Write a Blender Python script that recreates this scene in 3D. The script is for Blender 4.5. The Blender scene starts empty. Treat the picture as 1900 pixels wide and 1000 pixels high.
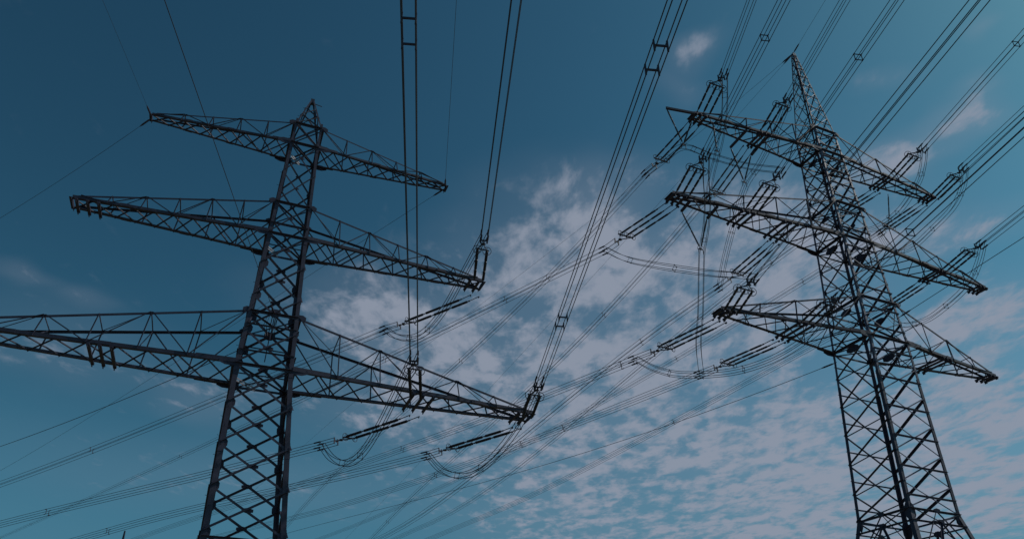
import bpy, math, json, random
from mathutils import Vector, Matrix
random.seed(4)
S = bpy.context.scene
R = math.radians
# surveyed coordinates of the place, in metres (pylon feet, level heights, wire and string ends)
D = {'a1': {'t': 'R',
'n': 3,
'near': 1,
'P': [15.343, 41.843, 42.805],
'Q': [15.085, 37.654, 41.182],
'E': [15.173, 35.994, 40.826],
'w': [[15.173, 35.994, 40.826], [15.282, 29.134, 40.814], [15.391, 22.275, 40.801], [15.5, 15.416, 40.789], [15.609, 8.557, 40.776], [15.718, 1.697, 40.763], [15.827, -5.162, 40.751], [15.936, -12.021, 40.738], [16.045, -18.88, 40.726], [16.154, -25.74, 40.713], [16.263, -32.599, 40.701], [16.372, -39.458, 40.688]],
'sp': []},
'a2': {'t': 'R',
'n': 3,
'near': 1,
'P': [20.654, 43.696, 42.805],
'Q': [20.237, 39.498, 41.241],
'E': [20.11, 37.921, 40.617],
'w': [[20.11, 37.921, 40.617], [20.677, 30.886, 40.608], [21.245, 23.85, 40.599], [21.812, 16.815, 40.589], [22.379, 9.779, 40.58], [22.947, 2.744, 40.571], [23.514, -4.292, 40.562], [24.081, -11.327, 40.552], [24.649, -18.362, 40.543], [25.216, -25.398, 40.534], [25.783, -32.433, 40.525], [26.351, -39.469, 40.516]],
'sp': []},
'a3': {'t': 'R',
'n': 3,
'near': 1,
'P': [12.635, 40.756, 34.32],
'Q': [12.497, 36.503, 32.858],
'E': [12.702, 34.815, 32.837],
'w': [[12.702, 34.815, 32.837], [13.388, 27.523, 32.83], [14.074, 20.231, 32.823], [14.761, 12.939, 32.816], [15.447, 5.647, 32.809], [16.133, -1.645, 32.802], [16.819, -8.937, 32.795], [17.505, -16.23, 32.788], [18.191, -23.522, 32.781], [18.877, -30.814, 32.774], [19.563, -38.106, 32.767], [20.249, -45.398, 32.76]],
'sp': [[13.481, 26.541, 32.829]]},
'a4': {'t': 'R',
'n': 3,
'near': 1,
'P': [17.84, 42.454, 34.32],
'Q': [17.578, 38.17, 32.97],
'E': [17.788, 36.484, 32.911],
'w': [[17.788, 36.484, 32.911], [18.6, 29.049, 32.905], [19.412, 21.615, 32.899], [20.224, 14.18, 32.893], [21.037, 6.745, 32.887], [21.849, -0.689, 32.88], [22.661, -8.124, 32.874], [23.473, -15.559, 32.868], [24.286, -22.993, 32.862], [25.098, -30.428, 32.856], [25.91, -37.863, 32.85], [26.723, -45.298, 32.844]],
'sp': [[18.741, 27.759, 32.904]]},
'a5': {'t': 'R',
'n': 3,
'near': 1,
'P': [15.094, 42.046, 25.887],
'Q': [14.648, 37.692, 24.838],
'E': [14.704, 35.997, 24.727],
'w': [[14.704, 35.997, 24.727], [15.721, 28.04, 24.723], [16.738, 20.083, 24.718], [17.754, 12.126, 24.714], [18.771, 4.168, 24.709], [19.788, -3.789, 24.705], [20.805, -11.746, 24.701], [21.821, -19.703, 24.696], [22.838, -27.66, 24.692], [23.855, -35.617, 24.687], [24.871, -43.575, 24.683], [25.888, -51.532, 24.679]],
'sp': []},
'a6': {'t': 'R',
'n': 3,
'near': 1,
'P': [20.529, 43.359, 25.887],
'Q': [19.993, 39.058, 24.678],
'E': [20.061, 37.397, 24.321],
'w': [[20.061, 37.397, 24.321], [21.166, 29.928, 24.315], [22.27, 22.459, 24.309], [23.374, 14.99, 24.303], [24.479, 7.521, 24.298], [25.583, 0.052, 24.292], [26.687, -7.417, 24.286], [27.792, -14.886, 24.28], [28.896, -22.355, 24.274], [30, -29.824, 24.269], [31.105, -37.293, 24.263], [32.209, -44.762, 24.257]],
'sp': [[20.978, 31.198, 24.316]]},
'a7': {'t': 'R',
'n': 3,
'near': 1,
'P': [32.813, 48.809, 42.805],
'Q': [32.065, 44.63, 41.312],
'E': [32.066, 42.991, 40.861],
'w': [[32.066, 42.991, 40.861], [32.834, 35.75, 40.853], [33.601, 28.509, 40.846], [34.368, 21.268, 40.839], [35.135, 14.027, 40.832], [35.902, 6.786, 40.824], [36.669, -0.455, 40.817], [37.437, -7.696, 40.81], [38.204, -14.937, 40.803], [38.971, -22.179, 40.796], [39.738, -29.42, 40.788], [40.505, -36.661, 40.781]],
'sp': [[33.059, 33.624, 40.851]]},
'a8': {'t': 'R',
'n': 3,
'near': 1,
'P': [37.503, 51.416, 42.805],
'Q': [36.727, 47.195, 41.452],
'E': [36.591, 45.515, 41.226],
'w': [[36.591, 45.515, 41.226], [37.698, 38.715, 41.214], [38.804, 31.916, 41.202], [39.911, 25.116, 41.19], [41.018, 18.316, 41.178], [42.124, 11.516, 41.167], [43.231, 4.716, 41.155], [44.338, -2.084, 41.143], [45.444, -8.884, 41.131], [46.551, -15.684, 41.119], [47.658, -22.484, 41.107], [48.764, -29.284, 41.095]],
'sp': []},
'a9': {'t': 'R',
'n': 3,
'near': 1,
'P': [35.389, 49.869, 34.32],
'Q': [34.605, 45.6, 33.132],
'E': [34.609, 43.929, 32.818],
'w': [[34.609, 43.929, 32.818], [35.65, 37.319, 32.8], [36.692, 30.71, 32.781], [37.734, 24.1, 32.762], [38.775, 17.49, 32.744], [39.817, 10.88, 32.725], [40.859, 4.271, 32.707], [41.9, -2.339, 32.688], [42.942, -8.949, 32.67], [43.984, -15.559, 32.651], [45.025, -22.169, 32.633], [46.067, -28.778, 32.614]],
'sp': []},
'b1': {'t': 'R',
'n': 3,
'near': 0,
'P': [15.038, 42.684, 42.805],
'Q': [13.177, 46.77, 42.499],
'E': [12.202, 49.164, 42.778],
'w': [[12.202, 49.164, 42.778], [11.069, 51.128, 42.358], [9.41, 54, 41.798], [7.473, 57.356, 41.22], [5.328, 61.071, 40.668], [3.014, 65.079, 40.163], [0.557, 69.335, 39.717], [-2.027, 73.811, 39.332], [-4.725, 78.483, 39.002], [-7.526, 83.334, 38.716], [-10.422, 88.35, 38.458], [-13.406, 93.519, 38.205], [-16.473, 98.831, 37.931], [-19.618, 104.278, 37.604], [-22.836, 109.852, 37.188], [-26.123, 115.546, 36.642], [-29.478, 121.356, 35.923], [-32.896, 127.276, 34.981], [-36.374, 133.301, 33.868], [-39.911, 139.428, 32.794], [-43.505, 145.652, 31.704], [-47.153, 151.97, 30.597], [-50.853, 158.379, 29.474], [-54.604, 164.876, 28.336], [-58.405, 171.459, 27.183]],
'sp': [[5.061, 61.533, 40.605], [-3.783, 76.852, 39.11], [-25.321, 114.157, 36.789]]},
'b2': {'t': 'R',
'n': 3,
'near': 0,
'P': [19.841, 45.385, 42.805],
'Q': [18.206, 49.341, 41.418],
'E': [17.949, 51.715, 42.445],
'w': [[17.949, 51.715, 42.445], [17.102, 53.452, 41.954], [15.863, 55.992, 41.286], [14.415, 58.96, 40.574], [12.813, 62.246, 39.866], [11.084, 65.79, 39.189], [9.248, 69.554, 38.557], [7.318, 73.512, 37.979], [5.303, 77.644, 37.455], [3.21, 81.934, 36.981], [1.047, 86.37, 36.549], [-1.183, 90.941, 36.145], [-3.474, 95.639, 35.753], [-5.823, 100.455, 35.352], [-8.227, 105.385, 34.92], [-10.684, 110.421, 34.427], [-13.19, 115.559, 33.844], [-15.743, 120.794, 33.137], [-18.342, 126.122, 32.329], [-20.984, 131.54, 31.542], [-23.669, 137.045, 30.741], [-26.394, 142.632, 29.929], [-29.159, 148.3, 29.105], [-31.961, 154.046, 28.27], [-34.8, 159.867, 27.424]],
'sp': [[10.958, 66.049, 39.142], [-17.217, 123.817, 32.664]]},
'b3': {'t': 'R',
'n': 3,
'near': 0,
'P': [12.238, 41.82, 34.32],
'Q': [9.544, 45.416, 34.078],
'E': [7.949, 47.469, 34.033],
'w': [[7.949, 47.469, 34.033], [5.206, 50.515, 34.182], [1.196, 54.969, 34.412], [-3.491, 60.174, 34.699], [-8.679, 65.937, 35.038], [-14.275, 72.152, 35.427], [-20.22, 78.754, 35.866], [-26.47, 85.695, 36.352], [-32.995, 92.942, 36.885], [-39.769, 100.466, 37.464], [-46.774, 108.245, 38.086], [-53.992, 116.262, 38.749], [-61.411, 124.501, 39.45], [-69.017, 132.948, 40.185], [-76.801, 141.593, 40.951], [-84.753, 150.425, 41.743], [-92.866, 159.436, 42.555], [-101.133, 168.617, 43.384], [-109.548, 177.962, 44.224], [-118.103, 187.464, 45.08], [-126.795, 197.118, 45.949], [-135.618, 206.917, 46.832], [-144.569, 216.857, 47.727], [-153.642, 226.934, 48.634], [-162.834, 237.143, 49.553]],
'sp': [[0.913, 55.284, 34.429], [-11.083, 68.606, 35.203], [-46.547, 107.993, 38.065], [-105.907, 173.918, 43.86]]},
'b4': {'t': 'R',
'n': 3,
'near': 0,
'P': [20.654, 46.179, 34.32],
'Q': [19.167, 50.422, 34.129],
'E': [18.019, 52.753, 34.042],
'w': [[18.019, 52.753, 34.042], [17.244, 53.745, 33.852], [16.111, 55.196, 33.544], [14.786, 56.891, 33.143], [13.32, 58.767, 32.652], [11.739, 60.791, 32.076], [10.059, 62.941, 31.419], [8.293, 65.202, 30.689], [6.449, 67.562, 29.898], [4.535, 70.013, 29.059], [2.555, 72.546, 28.188], [0.515, 75.157, 27.303], [-1.581, 77.84, 26.428], [-3.73, 80.591, 25.585], [-5.93, 83.407, 24.801], [-8.177, 86.283, 24.108], [-10.47, 89.218, 23.537], [-12.806, 92.208, 23.122], [-15.184, 95.251, 22.82], [-17.602, 98.346, 22.467], [-20.058, 101.49, 22.109], [-22.551, 104.681, 21.745], [-25.081, 107.918, 21.376], [-27.645, 111.2, 21.002], [-30.242, 114.525, 20.623]],
'sp': [[12.991, 59.188, 32.536]]},
'b5': {'t': 'R',
'n': 3,
'near': 0,
'P': [14.758, 43.116, 25.887],
'Q': [11.807, 46.488, 25.476],
'E': [9.427, 47.307, 24.771],
'w': [[9.427, 47.307, 24.771], [7.847, 49.063, 24.765], [5.536, 51.629, 24.775], [2.835, 54.629, 24.813], [-0.155, 57.949, 24.884], [-3.38, 61.531, 24.995], [-6.805, 65.335, 25.145], [-10.407, 69.335, 25.336], [-14.167, 73.511, 25.565], [-18.07, 77.847, 25.83], [-22.107, 82.33, 26.127], [-26.266, 86.949, 26.449], [-30.541, 91.697, 26.789], [-34.924, 96.565, 27.139], [-39.41, 101.546, 27.491], [-43.992, 106.636, 27.832], [-48.668, 111.828, 28.152], [-53.431, 117.119, 28.436], [-58.28, 122.504, 28.695], [-63.21, 127.98, 28.969], [-68.219, 133.542, 29.248], [-73.304, 139.189, 29.531], [-78.461, 144.917, 29.819], [-83.69, 150.724, 30.11], [-88.987, 156.607, 30.405]],
'sp': [[8.931, 47.858, 24.768], [-8.489, 67.205, 25.23]]},
'b6': {'t': 'R',
'n': 3,
'near': 0,
'P': [19.552, 45.819, 25.887],
'Q': [16.961, 49.496, 25.749],
'E': [15.036, 51.231, 25.538],
'w': [[15.036, 51.231, 25.538], [14.04, 52.336, 25.487], [12.585, 53.953, 25.416], [10.884, 55.842, 25.34], [9.001, 57.933, 25.264], [6.97, 60.189, 25.193], [4.812, 62.585, 25.13], [2.544, 65.105, 25.079], [0.176, 67.735, 25.044], [-2.283, 70.465, 25.028], [-4.826, 73.289, 25.034], [-7.445, 76.199, 25.066], [-10.138, 79.189, 25.128], [-12.898, 82.255, 25.224], [-15.723, 85.392, 25.357], [-18.61, 88.598, 25.532], [-21.554, 91.868, 25.753], [-24.555, 95.201, 26.025], [-27.609, 98.592, 26.332], [-30.714, 102.041, 26.633], [-33.869, 105.545, 26.939], [-37.071, 109.101, 27.249], [-40.32, 112.709, 27.563], [-43.613, 116.366, 27.882], [-46.949, 120.072, 28.205]],
'sp': [[6.008, 61.257, 25.163], [2.524, 65.126, 25.079], [-5.836, 74.412, 25.043]]},
'b7': {'t': 'R',
'n': 3,
'near': 0,
'P': [32.162, 50.633, 42.805],
'Q': [31.521, 54.955, 43.88],
'E': [31.652, 57.387, 44.792],
'w': [[31.652, 57.387, 44.792], [30.624, 58.802, 44.528], [29.12, 60.872, 44.098], [27.363, 63.291, 43.532], [25.417, 65.968, 42.835], [23.319, 68.856, 42.014], [21.09, 71.924, 41.078], [18.746, 75.15, 40.038], [16.3, 78.517, 38.913], [13.76, 82.013, 37.725], [11.133, 85.628, 36.5], [8.427, 89.353, 35.269], [5.645, 93.182, 34.068], [2.793, 97.107, 32.935], [-0.125, 101.124, 31.915], [-3.107, 105.228, 31.056], [-6.149, 109.416, 30.411], [-9.249, 113.682, 30.035], [-12.404, 118.024, 29.854], [-15.612, 122.44, 29.593], [-18.871, 126.926, 29.328], [-22.179, 131.479, 29.059], [-25.535, 136.098, 28.786], [-28.937, 140.781, 28.51], [-32.384, 145.525, 28.23]],
'sp': [[27.547, 63.036, 43.594]]},
'b8': {'t': 'R',
'n': 3,
'near': 0,
'P': [36.994, 52.238, 42.805],
'Q': [36.175, 56.628, 43.364],
'E': [36.482, 59.052, 44.253],
'w': [[36.482, 59.052, 44.253], [34.731, 61.461, 43.838], [32.171, 64.985, 43.255], [29.179, 69.103, 42.609], [25.868, 73.661, 41.938], [22.295, 78.578, 41.265], [18.501, 83.8, 40.609], [14.512, 89.291, 39.985], [10.347, 95.024, 39.403], [6.022, 100.976, 38.877], [1.551, 107.13, 38.413], [-3.056, 113.471, 38.023], [-7.792, 119.989, 37.713], [-12.647, 126.671, 37.491], [-17.615, 133.51, 37.364], [-22.691, 140.497, 37.339], [-27.87, 147.625, 37.422], [-33.147, 154.888, 37.619], [-38.518, 162.28, 37.89], [-43.979, 169.797, 38.14], [-49.527, 177.433, 38.393], [-55.16, 185.185, 38.65], [-60.873, 193.049, 38.911], [-66.664, 201.02, 39.176], [-72.532, 209.096, 39.444]],
'sp': [[31.614, 65.751, 43.132], [21.459, 79.729, 41.115]]},
'b9': {'t': 'R',
'n': 3,
'near': 0,
'P': [34.552, 51.394, 34.32],
'Q': [34.155, 55.853, 34.774],
'E': [34.534, 58.29, 35.596],
'w': [[34.534, 58.29, 35.596], [33.64, 59.434, 35.408], [32.333, 61.107, 35.126], [30.806, 63.061, 34.788], [29.116, 65.225, 34.406], [27.293, 67.559, 33.987], [25.356, 70.038, 33.536], [23.319, 72.644, 33.059], [21.193, 75.365, 32.563], [18.986, 78.19, 32.054], [16.704, 81.112, 31.54], [14.352, 84.122, 31.03], [11.935, 87.215, 30.531], [9.457, 90.387, 30.055], [6.921, 93.634, 29.61], [4.33, 96.95, 29.21], [1.686, 100.333, 28.865], [-1.007, 103.781, 28.588], [-3.749, 107.29, 28.36], [-6.537, 110.858, 28.107], [-9.369, 114.483, 27.851], [-12.243, 118.162, 27.59], [-15.16, 121.895, 27.326], [-18.116, 125.679, 27.058], [-21.111, 129.512, 26.787]],
'sp': [[19.676, 77.308, 32.212]]},
'c1': {'t': 'L',
'n': 2,
'near': 1,
'P': [-1.128, 44.041, 29.359],
'Q': [-0.795, 38.51, 28.022],
'E': [-0.62, 36.821, 28.102],
'w': [[-0.62, 36.821, 28.102], [0.046, 29.018, 28.097], [0.712, 21.215, 28.092], [1.378, 13.413, 28.087], [2.044, 5.61, 28.082], [2.709, -2.192, 28.077], [3.375, -9.995, 28.073], [4.041, -17.798, 28.068], [4.707, -25.6, 28.063], [5.373, -33.403, 28.058], [6.039, -41.205, 28.053], [6.705, -49.008, 28.048]],
'sp': []},
'c2': {'t': 'L',
'n': 2,
'near': 1,
'P': [2.167, 45.623, 20.027],
'Q': [2.365, 40.02, 19],
'E': [2.597, 38.351, 19.225],
'w': [[2.597, 38.351, 19.225], [3.383, 29.776, 19.221], [4.168, 21.202, 19.218], [4.954, 12.627, 19.215], [5.74, 4.053, 19.211], [6.526, -4.522, 19.208], [7.311, -13.097, 19.204], [8.097, -21.671, 19.201], [8.883, -30.246, 19.197], [9.668, -38.821, 19.194], [10.454, -47.395, 19.19], [11.24, -55.97, 19.187]],
'sp': [[4.67, 15.732, 19.216], [3.206, 31.704, 19.222]]},
'c3': {'t': 'L',
'n': 2,
'near': 1,
'P': [-4.785, 42.9, 20.027],
'Q': [-4.341, 37.269, 19.264],
'E': [-4.226, 35.576, 19.371],
'w': [[-4.226, 35.576, 19.371], [-3.541, 27.267, 19.367], [-2.855, 18.958, 19.363], [-2.17, 10.649, 19.359], [-1.485, 2.339, 19.355], [-0.8, -5.97, 19.351], [-0.115, -14.279, 19.347], [0.57, -22.588, 19.344], [1.255, -30.897, 19.34], [1.941, -39.207, 19.336], [2.626, -47.516, 19.332], [3.311, -55.825, 19.328]],
'sp': [[-2.529, 14.995, 19.361]]},
'e1': {'t': 'L',
'n': 2,
'near': 0,
'P': [-1.385, 46.051, 29.359],
'Q': [-6.248, 48.944, 28.674],
'E': [-8.495, 49.649, 28.212],
'w': [[-8.495, 49.649, 28.212], [-9.458, 50.204, 28.073], [-10.866, 51.017, 27.87], [-12.511, 51.967, 27.632], [-14.332, 53.018, 27.367], [-16.296, 54.152, 27.083], [-18.383, 55.357, 26.781], [-20.576, 56.624, 26.467], [-22.867, 57.946, 26.142], [-25.245, 59.319, 25.81], [-27.703, 60.738, 25.474], [-30.237, 62.201, 25.136], [-32.841, 63.704, 24.801], [-35.51, 65.246, 24.472], [-38.243, 66.823, 24.151], [-41.034, 68.435, 23.843], [-43.882, 70.079, 23.552], [-46.783, 71.754, 23.281], [-49.737, 73.459, 23.023], [-52.74, 75.193, 22.754], [-55.791, 76.955, 22.48], [-58.888, 78.743, 22.203], [-62.029, 80.557, 21.922], [-65.214, 82.395, 21.636], [-68.441, 84.258, 21.347]],
'sp': [[-36.571, 65.858, 24.345]]},
'e2': {'t': 'L',
'n': 2,
'near': 0,
'P': [-5.092, 45.633, 20.027],
'Q': [-9.845, 48.735, 19.5],
'E': [-12.146, 49.175, 18.978],
'w': [[-12.146, 49.175, 18.978], [-12.844, 49.515, 18.917], [-13.863, 50.012, 18.832], [-15.055, 50.594, 18.735], [-16.375, 51.237, 18.633], [-17.798, 51.931, 18.528], [-19.31, 52.669, 18.42], [-20.899, 53.444, 18.312], [-22.558, 54.253, 18.202], [-24.281, 55.093, 18.092], [-26.062, 55.962, 17.979], [-27.898, 56.857, 17.864], [-29.785, 57.778, 17.746], [-31.719, 58.721, 17.622], [-33.698, 59.686, 17.491], [-35.721, 60.673, 17.352], [-37.784, 61.679, 17.203], [-39.886, 62.704, 17.04], [-42.026, 63.748, 16.867], [-44.202, 64.809, 16.693], [-46.412, 65.887, 16.517], [-48.656, 66.982, 16.339], [-50.932, 68.092, 16.157], [-53.239, 69.217, 15.973], [-55.577, 70.357, 15.787]],
'sp': [[-35.955, 60.787, 17.336]]},
'e3': {'t': 'L',
'n': 2,
'near': 0,
'P': [1.6, 47.558, 20.027],
'Q': [-2.946, 50.974, 19.637],
'E': [-5.106, 51.972, 19.318],
'w': [[-5.106, 51.972, 19.318], [-5.782, 52.301, 19.248], [-6.771, 52.784, 19.15], [-7.926, 53.347, 19.043], [-9.206, 53.971, 18.934], [-10.585, 54.644, 18.825], [-12.051, 55.359, 18.718], [-13.592, 56.111, 18.612], [-15.201, 56.895, 18.508], [-16.871, 57.71, 18.403], [-18.598, 58.552, 18.296], [-20.378, 59.42, 18.183], [-22.207, 60.312, 18.062], [-24.082, 61.227, 17.927], [-26.001, 62.163, 17.776], [-27.962, 63.119, 17.602], [-29.962, 64.095, 17.399], [-32.001, 65.089, 17.163], [-34.075, 66.101, 16.9], [-36.185, 67.13, 16.641], [-38.328, 68.175, 16.379], [-40.503, 69.236, 16.112], [-42.71, 70.312, 15.841], [-44.947, 71.403, 15.567], [-47.213, 72.509, 15.289]],
'sp': [[-33.178, 65.663, 17.01]]},
'w1': {'w': [[26.079, 47.028, 55], [26.79, 39.762, 54.621], [27.502, 32.497, 54.243], [28.213, 25.231, 53.864], [28.925, 17.966, 53.485], [29.637, 10.7, 53.107], [30.348, 3.434, 52.728], [31.06, -3.831, 52.349], [31.771, -11.097, 51.971], [32.483, -18.362, 51.592]]},
'w2': {'w': [[26.079, 47.028, 55], [24.614, 49.043, 54.682], [22.473, 51.99, 54.255], [19.971, 55.434, 53.809], [17.201, 59.247, 53.377], [14.213, 63.359, 52.974], [11.039, 67.727, 52.608], [7.702, 72.32, 52.28], [4.219, 77.115, 51.986], [0.602, 82.093, 51.717], [-3.138, 87.241, 51.461], [-6.992, 92.545, 51.2], [-10.952, 97.996, 50.916], [-15.013, 103.586, 50.585], [-19.169, 109.306, 50.18], [-23.415, 115.149, 49.67], [-27.746, 121.111, 49.024], [-32.16, 127.186, 48.204], [-36.652, 133.37, 47.252], [-41.22, 139.657, 46.329], [-45.861, 146.044, 45.391], [-50.571, 152.528, 44.439], [-55.35, 159.105, 43.473], [-60.194, 165.772, 42.494], [-65.102, 172.527, 41.502]]},
'w3': {'w': [[26.079, 47.028, 55], [24.807, 49.231, 54.387], [22.947, 52.453, 53.499], [20.773, 56.218, 52.473], [18.367, 60.386, 51.351], [15.771, 64.881, 50.158], [13.014, 69.656, 48.911], [10.115, 74.677, 47.62], [7.089, 79.919, 46.296], [3.947, 85.361, 44.946], [0.698, 90.988, 43.577], [-2.649, 96.786, 42.194], [-6.09, 102.745, 40.803], [-9.618, 108.856, 39.407], [-13.228, 115.108, 38.01], [-16.916, 121.497, 36.617], [-20.679, 128.014, 35.231], [-24.513, 134.655, 33.853], [-28.416, 141.415, 32.474], [-32.384, 148.287, 31.063], [-36.415, 155.27, 29.63], [-40.507, 162.358, 28.175], [-44.658, 169.548, 26.699], [-48.866, 176.836, 25.203], [-53.13, 184.221, 23.687]]},
'w4': {'w': [[-22.515, 37.027, 37.089], [-21.68, 29.379, 36.84], [-20.845, 21.731, 36.591], [-20.01, 14.084, 36.342], [-19.175, 6.436, 36.093], [-18.34, -1.211, 35.844], [-17.505, -8.859, 35.595], [-16.67, -16.507, 35.346], [-15.835, -24.154, 35.097], [-15, -31.802, 34.848]]},
'w5': {'w': [[-3.742, 43.924, 37.089], [-2.964, 35.471, 36.934], [-2.186, 27.018, 36.779], [-1.407, 18.565, 36.623], [-0.629, 10.113, 36.468], [0.15, 1.66, 36.313], [0.928, -6.793, 36.158], [1.707, -15.246, 36.003], [2.485, -23.699, 35.847], [3.264, -32.152, 35.692]]},
'w6': {'w': [[-22.515, 37.027, 37.089], [-22.846, 37.218, 37.014], [-23.33, 37.497, 36.907], [-23.896, 37.824, 36.784], [-24.522, 38.185, 36.651], [-25.197, 38.575, 36.511], [-25.915, 38.989, 36.367], [-26.669, 39.425, 36.22], [-27.457, 39.88, 36.072], [-28.274, 40.352, 35.923], [-29.12, 40.84, 35.776], [-29.991, 41.343, 35.63], [-30.886, 41.86, 35.487], [-31.804, 42.39, 35.348], [-32.744, 42.932, 35.212], [-33.703, 43.486, 35.082], [-34.683, 44.052, 34.957], [-35.68, 44.628, 34.837], [-36.696, 45.214, 34.721], [-37.729, 45.81, 34.601], [-38.778, 46.416, 34.479], [-39.842, 47.031, 34.356], [-40.923, 47.654, 34.23], [-42.018, 48.286, 34.103], [-43.127, 48.927, 33.974]]},
'w7': {'w': [[-3.742, 43.924, 37.089], [-5.052, 44.947, 36.89], [-6.967, 46.444, 36.593], [-9.205, 48.192, 36.238], [-11.682, 50.128, 35.835], [-14.355, 52.215, 35.391], [-17.193, 54.433, 34.911], [-20.177, 56.765, 34.402], [-23.293, 59.199, 33.868], [-26.528, 61.726, 33.314], [-29.873, 64.339, 32.747], [-33.319, 67.032, 32.173], [-36.861, 69.799, 31.6], [-40.493, 72.637, 31.035], [-44.21, 75.541, 30.486], [-48.007, 78.508, 29.964], [-51.881, 81.534, 29.477], [-55.829, 84.618, 29.037], [-59.847, 87.757, 28.627], [-63.932, 90.949, 28.196], [-68.082, 94.192, 27.758], [-72.295, 97.483, 27.314], [-76.569, 100.822, 26.863], [-80.901, 104.207, 26.405], [-85.291, 107.637, 25.942]]},
'w8': {'w': [[-13.034, 39.03, 23.575], [-12.259, 29.952, 23.451], [-11.484, 20.875, 23.326], [-10.709, 11.797, 23.202], [-9.934, 2.719, 23.078], [-9.16, -6.359, 22.954], [-8.385, -15.437, 22.83], [-7.61, -24.515, 22.705], [-6.835, -33.593, 22.581], [-6.06, -42.67, 22.457]]},
'w9': {'w': [[-13.308, 39.573, 22.41], [-14.018, 40.127, 22.407], [-15.055, 40.938, 22.406], [-16.268, 41.885, 22.408], [-17.61, 42.934, 22.415], [-19.058, 44.065, 22.428], [-20.596, 45.266, 22.448], [-22.213, 46.53, 22.477], [-23.901, 47.849, 22.514], [-25.654, 49.218, 22.562], [-27.466, 50.634, 22.62], [-29.334, 52.093, 22.689], [-31.253, 53.592, 22.771], [-33.221, 55.13, 22.865], [-35.234, 56.703, 22.973], [-37.292, 58.311, 23.095], [-39.391, 59.951, 23.231], [-41.53, 61.622, 23.383], [-43.707, 63.323, 23.545], [-45.92, 65.052, 23.707], [-48.169, 66.809, 23.871], [-50.452, 68.592, 24.038], [-52.767, 70.402, 24.208], [-55.115, 72.236, 24.38], [-57.493, 74.094, 24.554]]},
'w10': {'w': [[24.176, 47.967, 25.2], [22.906, 49.378, 25.073], [21.048, 51.441, 24.912], [18.877, 53.853, 24.761], [16.473, 56.522, 24.636], [13.881, 59.401, 24.55], [11.127, 62.459, 24.508], [8.232, 65.675, 24.513], [5.209, 69.032, 24.567], [2.071, 72.517, 24.669], [-1.174, 76.121, 24.816], [-4.518, 79.835, 25.002], [-7.954, 83.651, 25.223], [-11.478, 87.565, 25.47], [-15.084, 91.569, 25.734], [-18.768, 95.661, 26.003], [-22.526, 99.835, 26.266], [-26.356, 104.088, 26.51], [-30.254, 108.417, 26.736], [-34.217, 112.819, 26.974], [-38.243, 117.291, 27.215], [-42.331, 121.83, 27.461], [-46.477, 126.435, 27.71], [-50.68, 131.103, 27.962], [-54.938, 135.833, 28.218]]},
'w11': {'w': [[28.548, 46.326, 28], [30.341, 38.715, 27.774], [32.135, 31.103, 27.549], [33.929, 23.492, 27.323], [35.722, 15.881, 27.098], [37.516, 8.27, 26.872], [39.31, 0.659, 26.647], [41.104, -6.952, 26.421], [42.897, -14.564, 26.196], [44.691, -22.175, 25.97]]},
'j1': {'w': [[-8.046, 49.508, 28.304], [-7.922, 49.329, 28.126], [-7.75, 49.078, 27.871], [-7.544, 48.783, 27.579], [-7.318, 48.472, 27.288], [-7.085, 48.174, 27.038], [-6.837, 47.892, 26.825], [-6.564, 47.606, 26.624], [-6.28, 47.312, 26.439], [-5.998, 47.007, 26.275], [-5.73, 46.684, 26.136], [-5.482, 46.348, 26.02], [-5.245, 45.999, 25.921], [-5.012, 45.636, 25.847], [-4.774, 45.255, 25.804], [-4.525, 44.85, 25.8], [-4.259, 44.422, 25.841], [-3.982, 43.97, 25.924], [-3.7, 43.5, 26.036], [-3.421, 43.015, 26.168], [-3.152, 42.518, 26.308], [-2.895, 42.005, 26.463], [-2.645, 41.475, 26.641], [-2.399, 40.932, 26.831], [-2.153, 40.382, 27.024], [-1.905, 39.829, 27.21], [-1.632, 39.225, 27.402], [-1.338, 38.568, 27.607], [-1.054, 37.928, 27.805], [-0.81, 37.378, 27.974], [-0.637, 36.99, 28.094]]},
'j2': {'w': [[-11.686, 49.087, 19.082], [-11.538, 48.866, 18.878], [-11.33, 48.557, 18.586], [-11.085, 48.193, 18.251], [-10.826, 47.812, 17.92], [-10.575, 47.449, 17.64], [-10.329, 47.105, 17.407], [-10.074, 46.757, 17.19], [-9.814, 46.403, 16.994], [-9.552, 46.038, 16.827], [-9.293, 45.661, 16.693], [-9.038, 45.273, 16.591], [-8.783, 44.875, 16.516], [-8.528, 44.466, 16.472], [-8.273, 44.043, 16.463], [-8.016, 43.605, 16.494], [-7.756, 43.148, 16.574], [-7.494, 42.676, 16.7], [-7.232, 42.19, 16.857], [-6.973, 41.694, 17.032], [-6.718, 41.192, 17.208], [-6.47, 40.684, 17.389], [-6.226, 40.165, 17.584], [-5.985, 39.639, 17.789], [-5.744, 39.105, 18.001], [-5.498, 38.563, 18.216], [-5.229, 37.967, 18.454], [-4.936, 37.315, 18.719], [-4.653, 36.679, 18.978], [-4.409, 36.132, 19.202], [-4.237, 35.746, 19.36]]},
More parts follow.
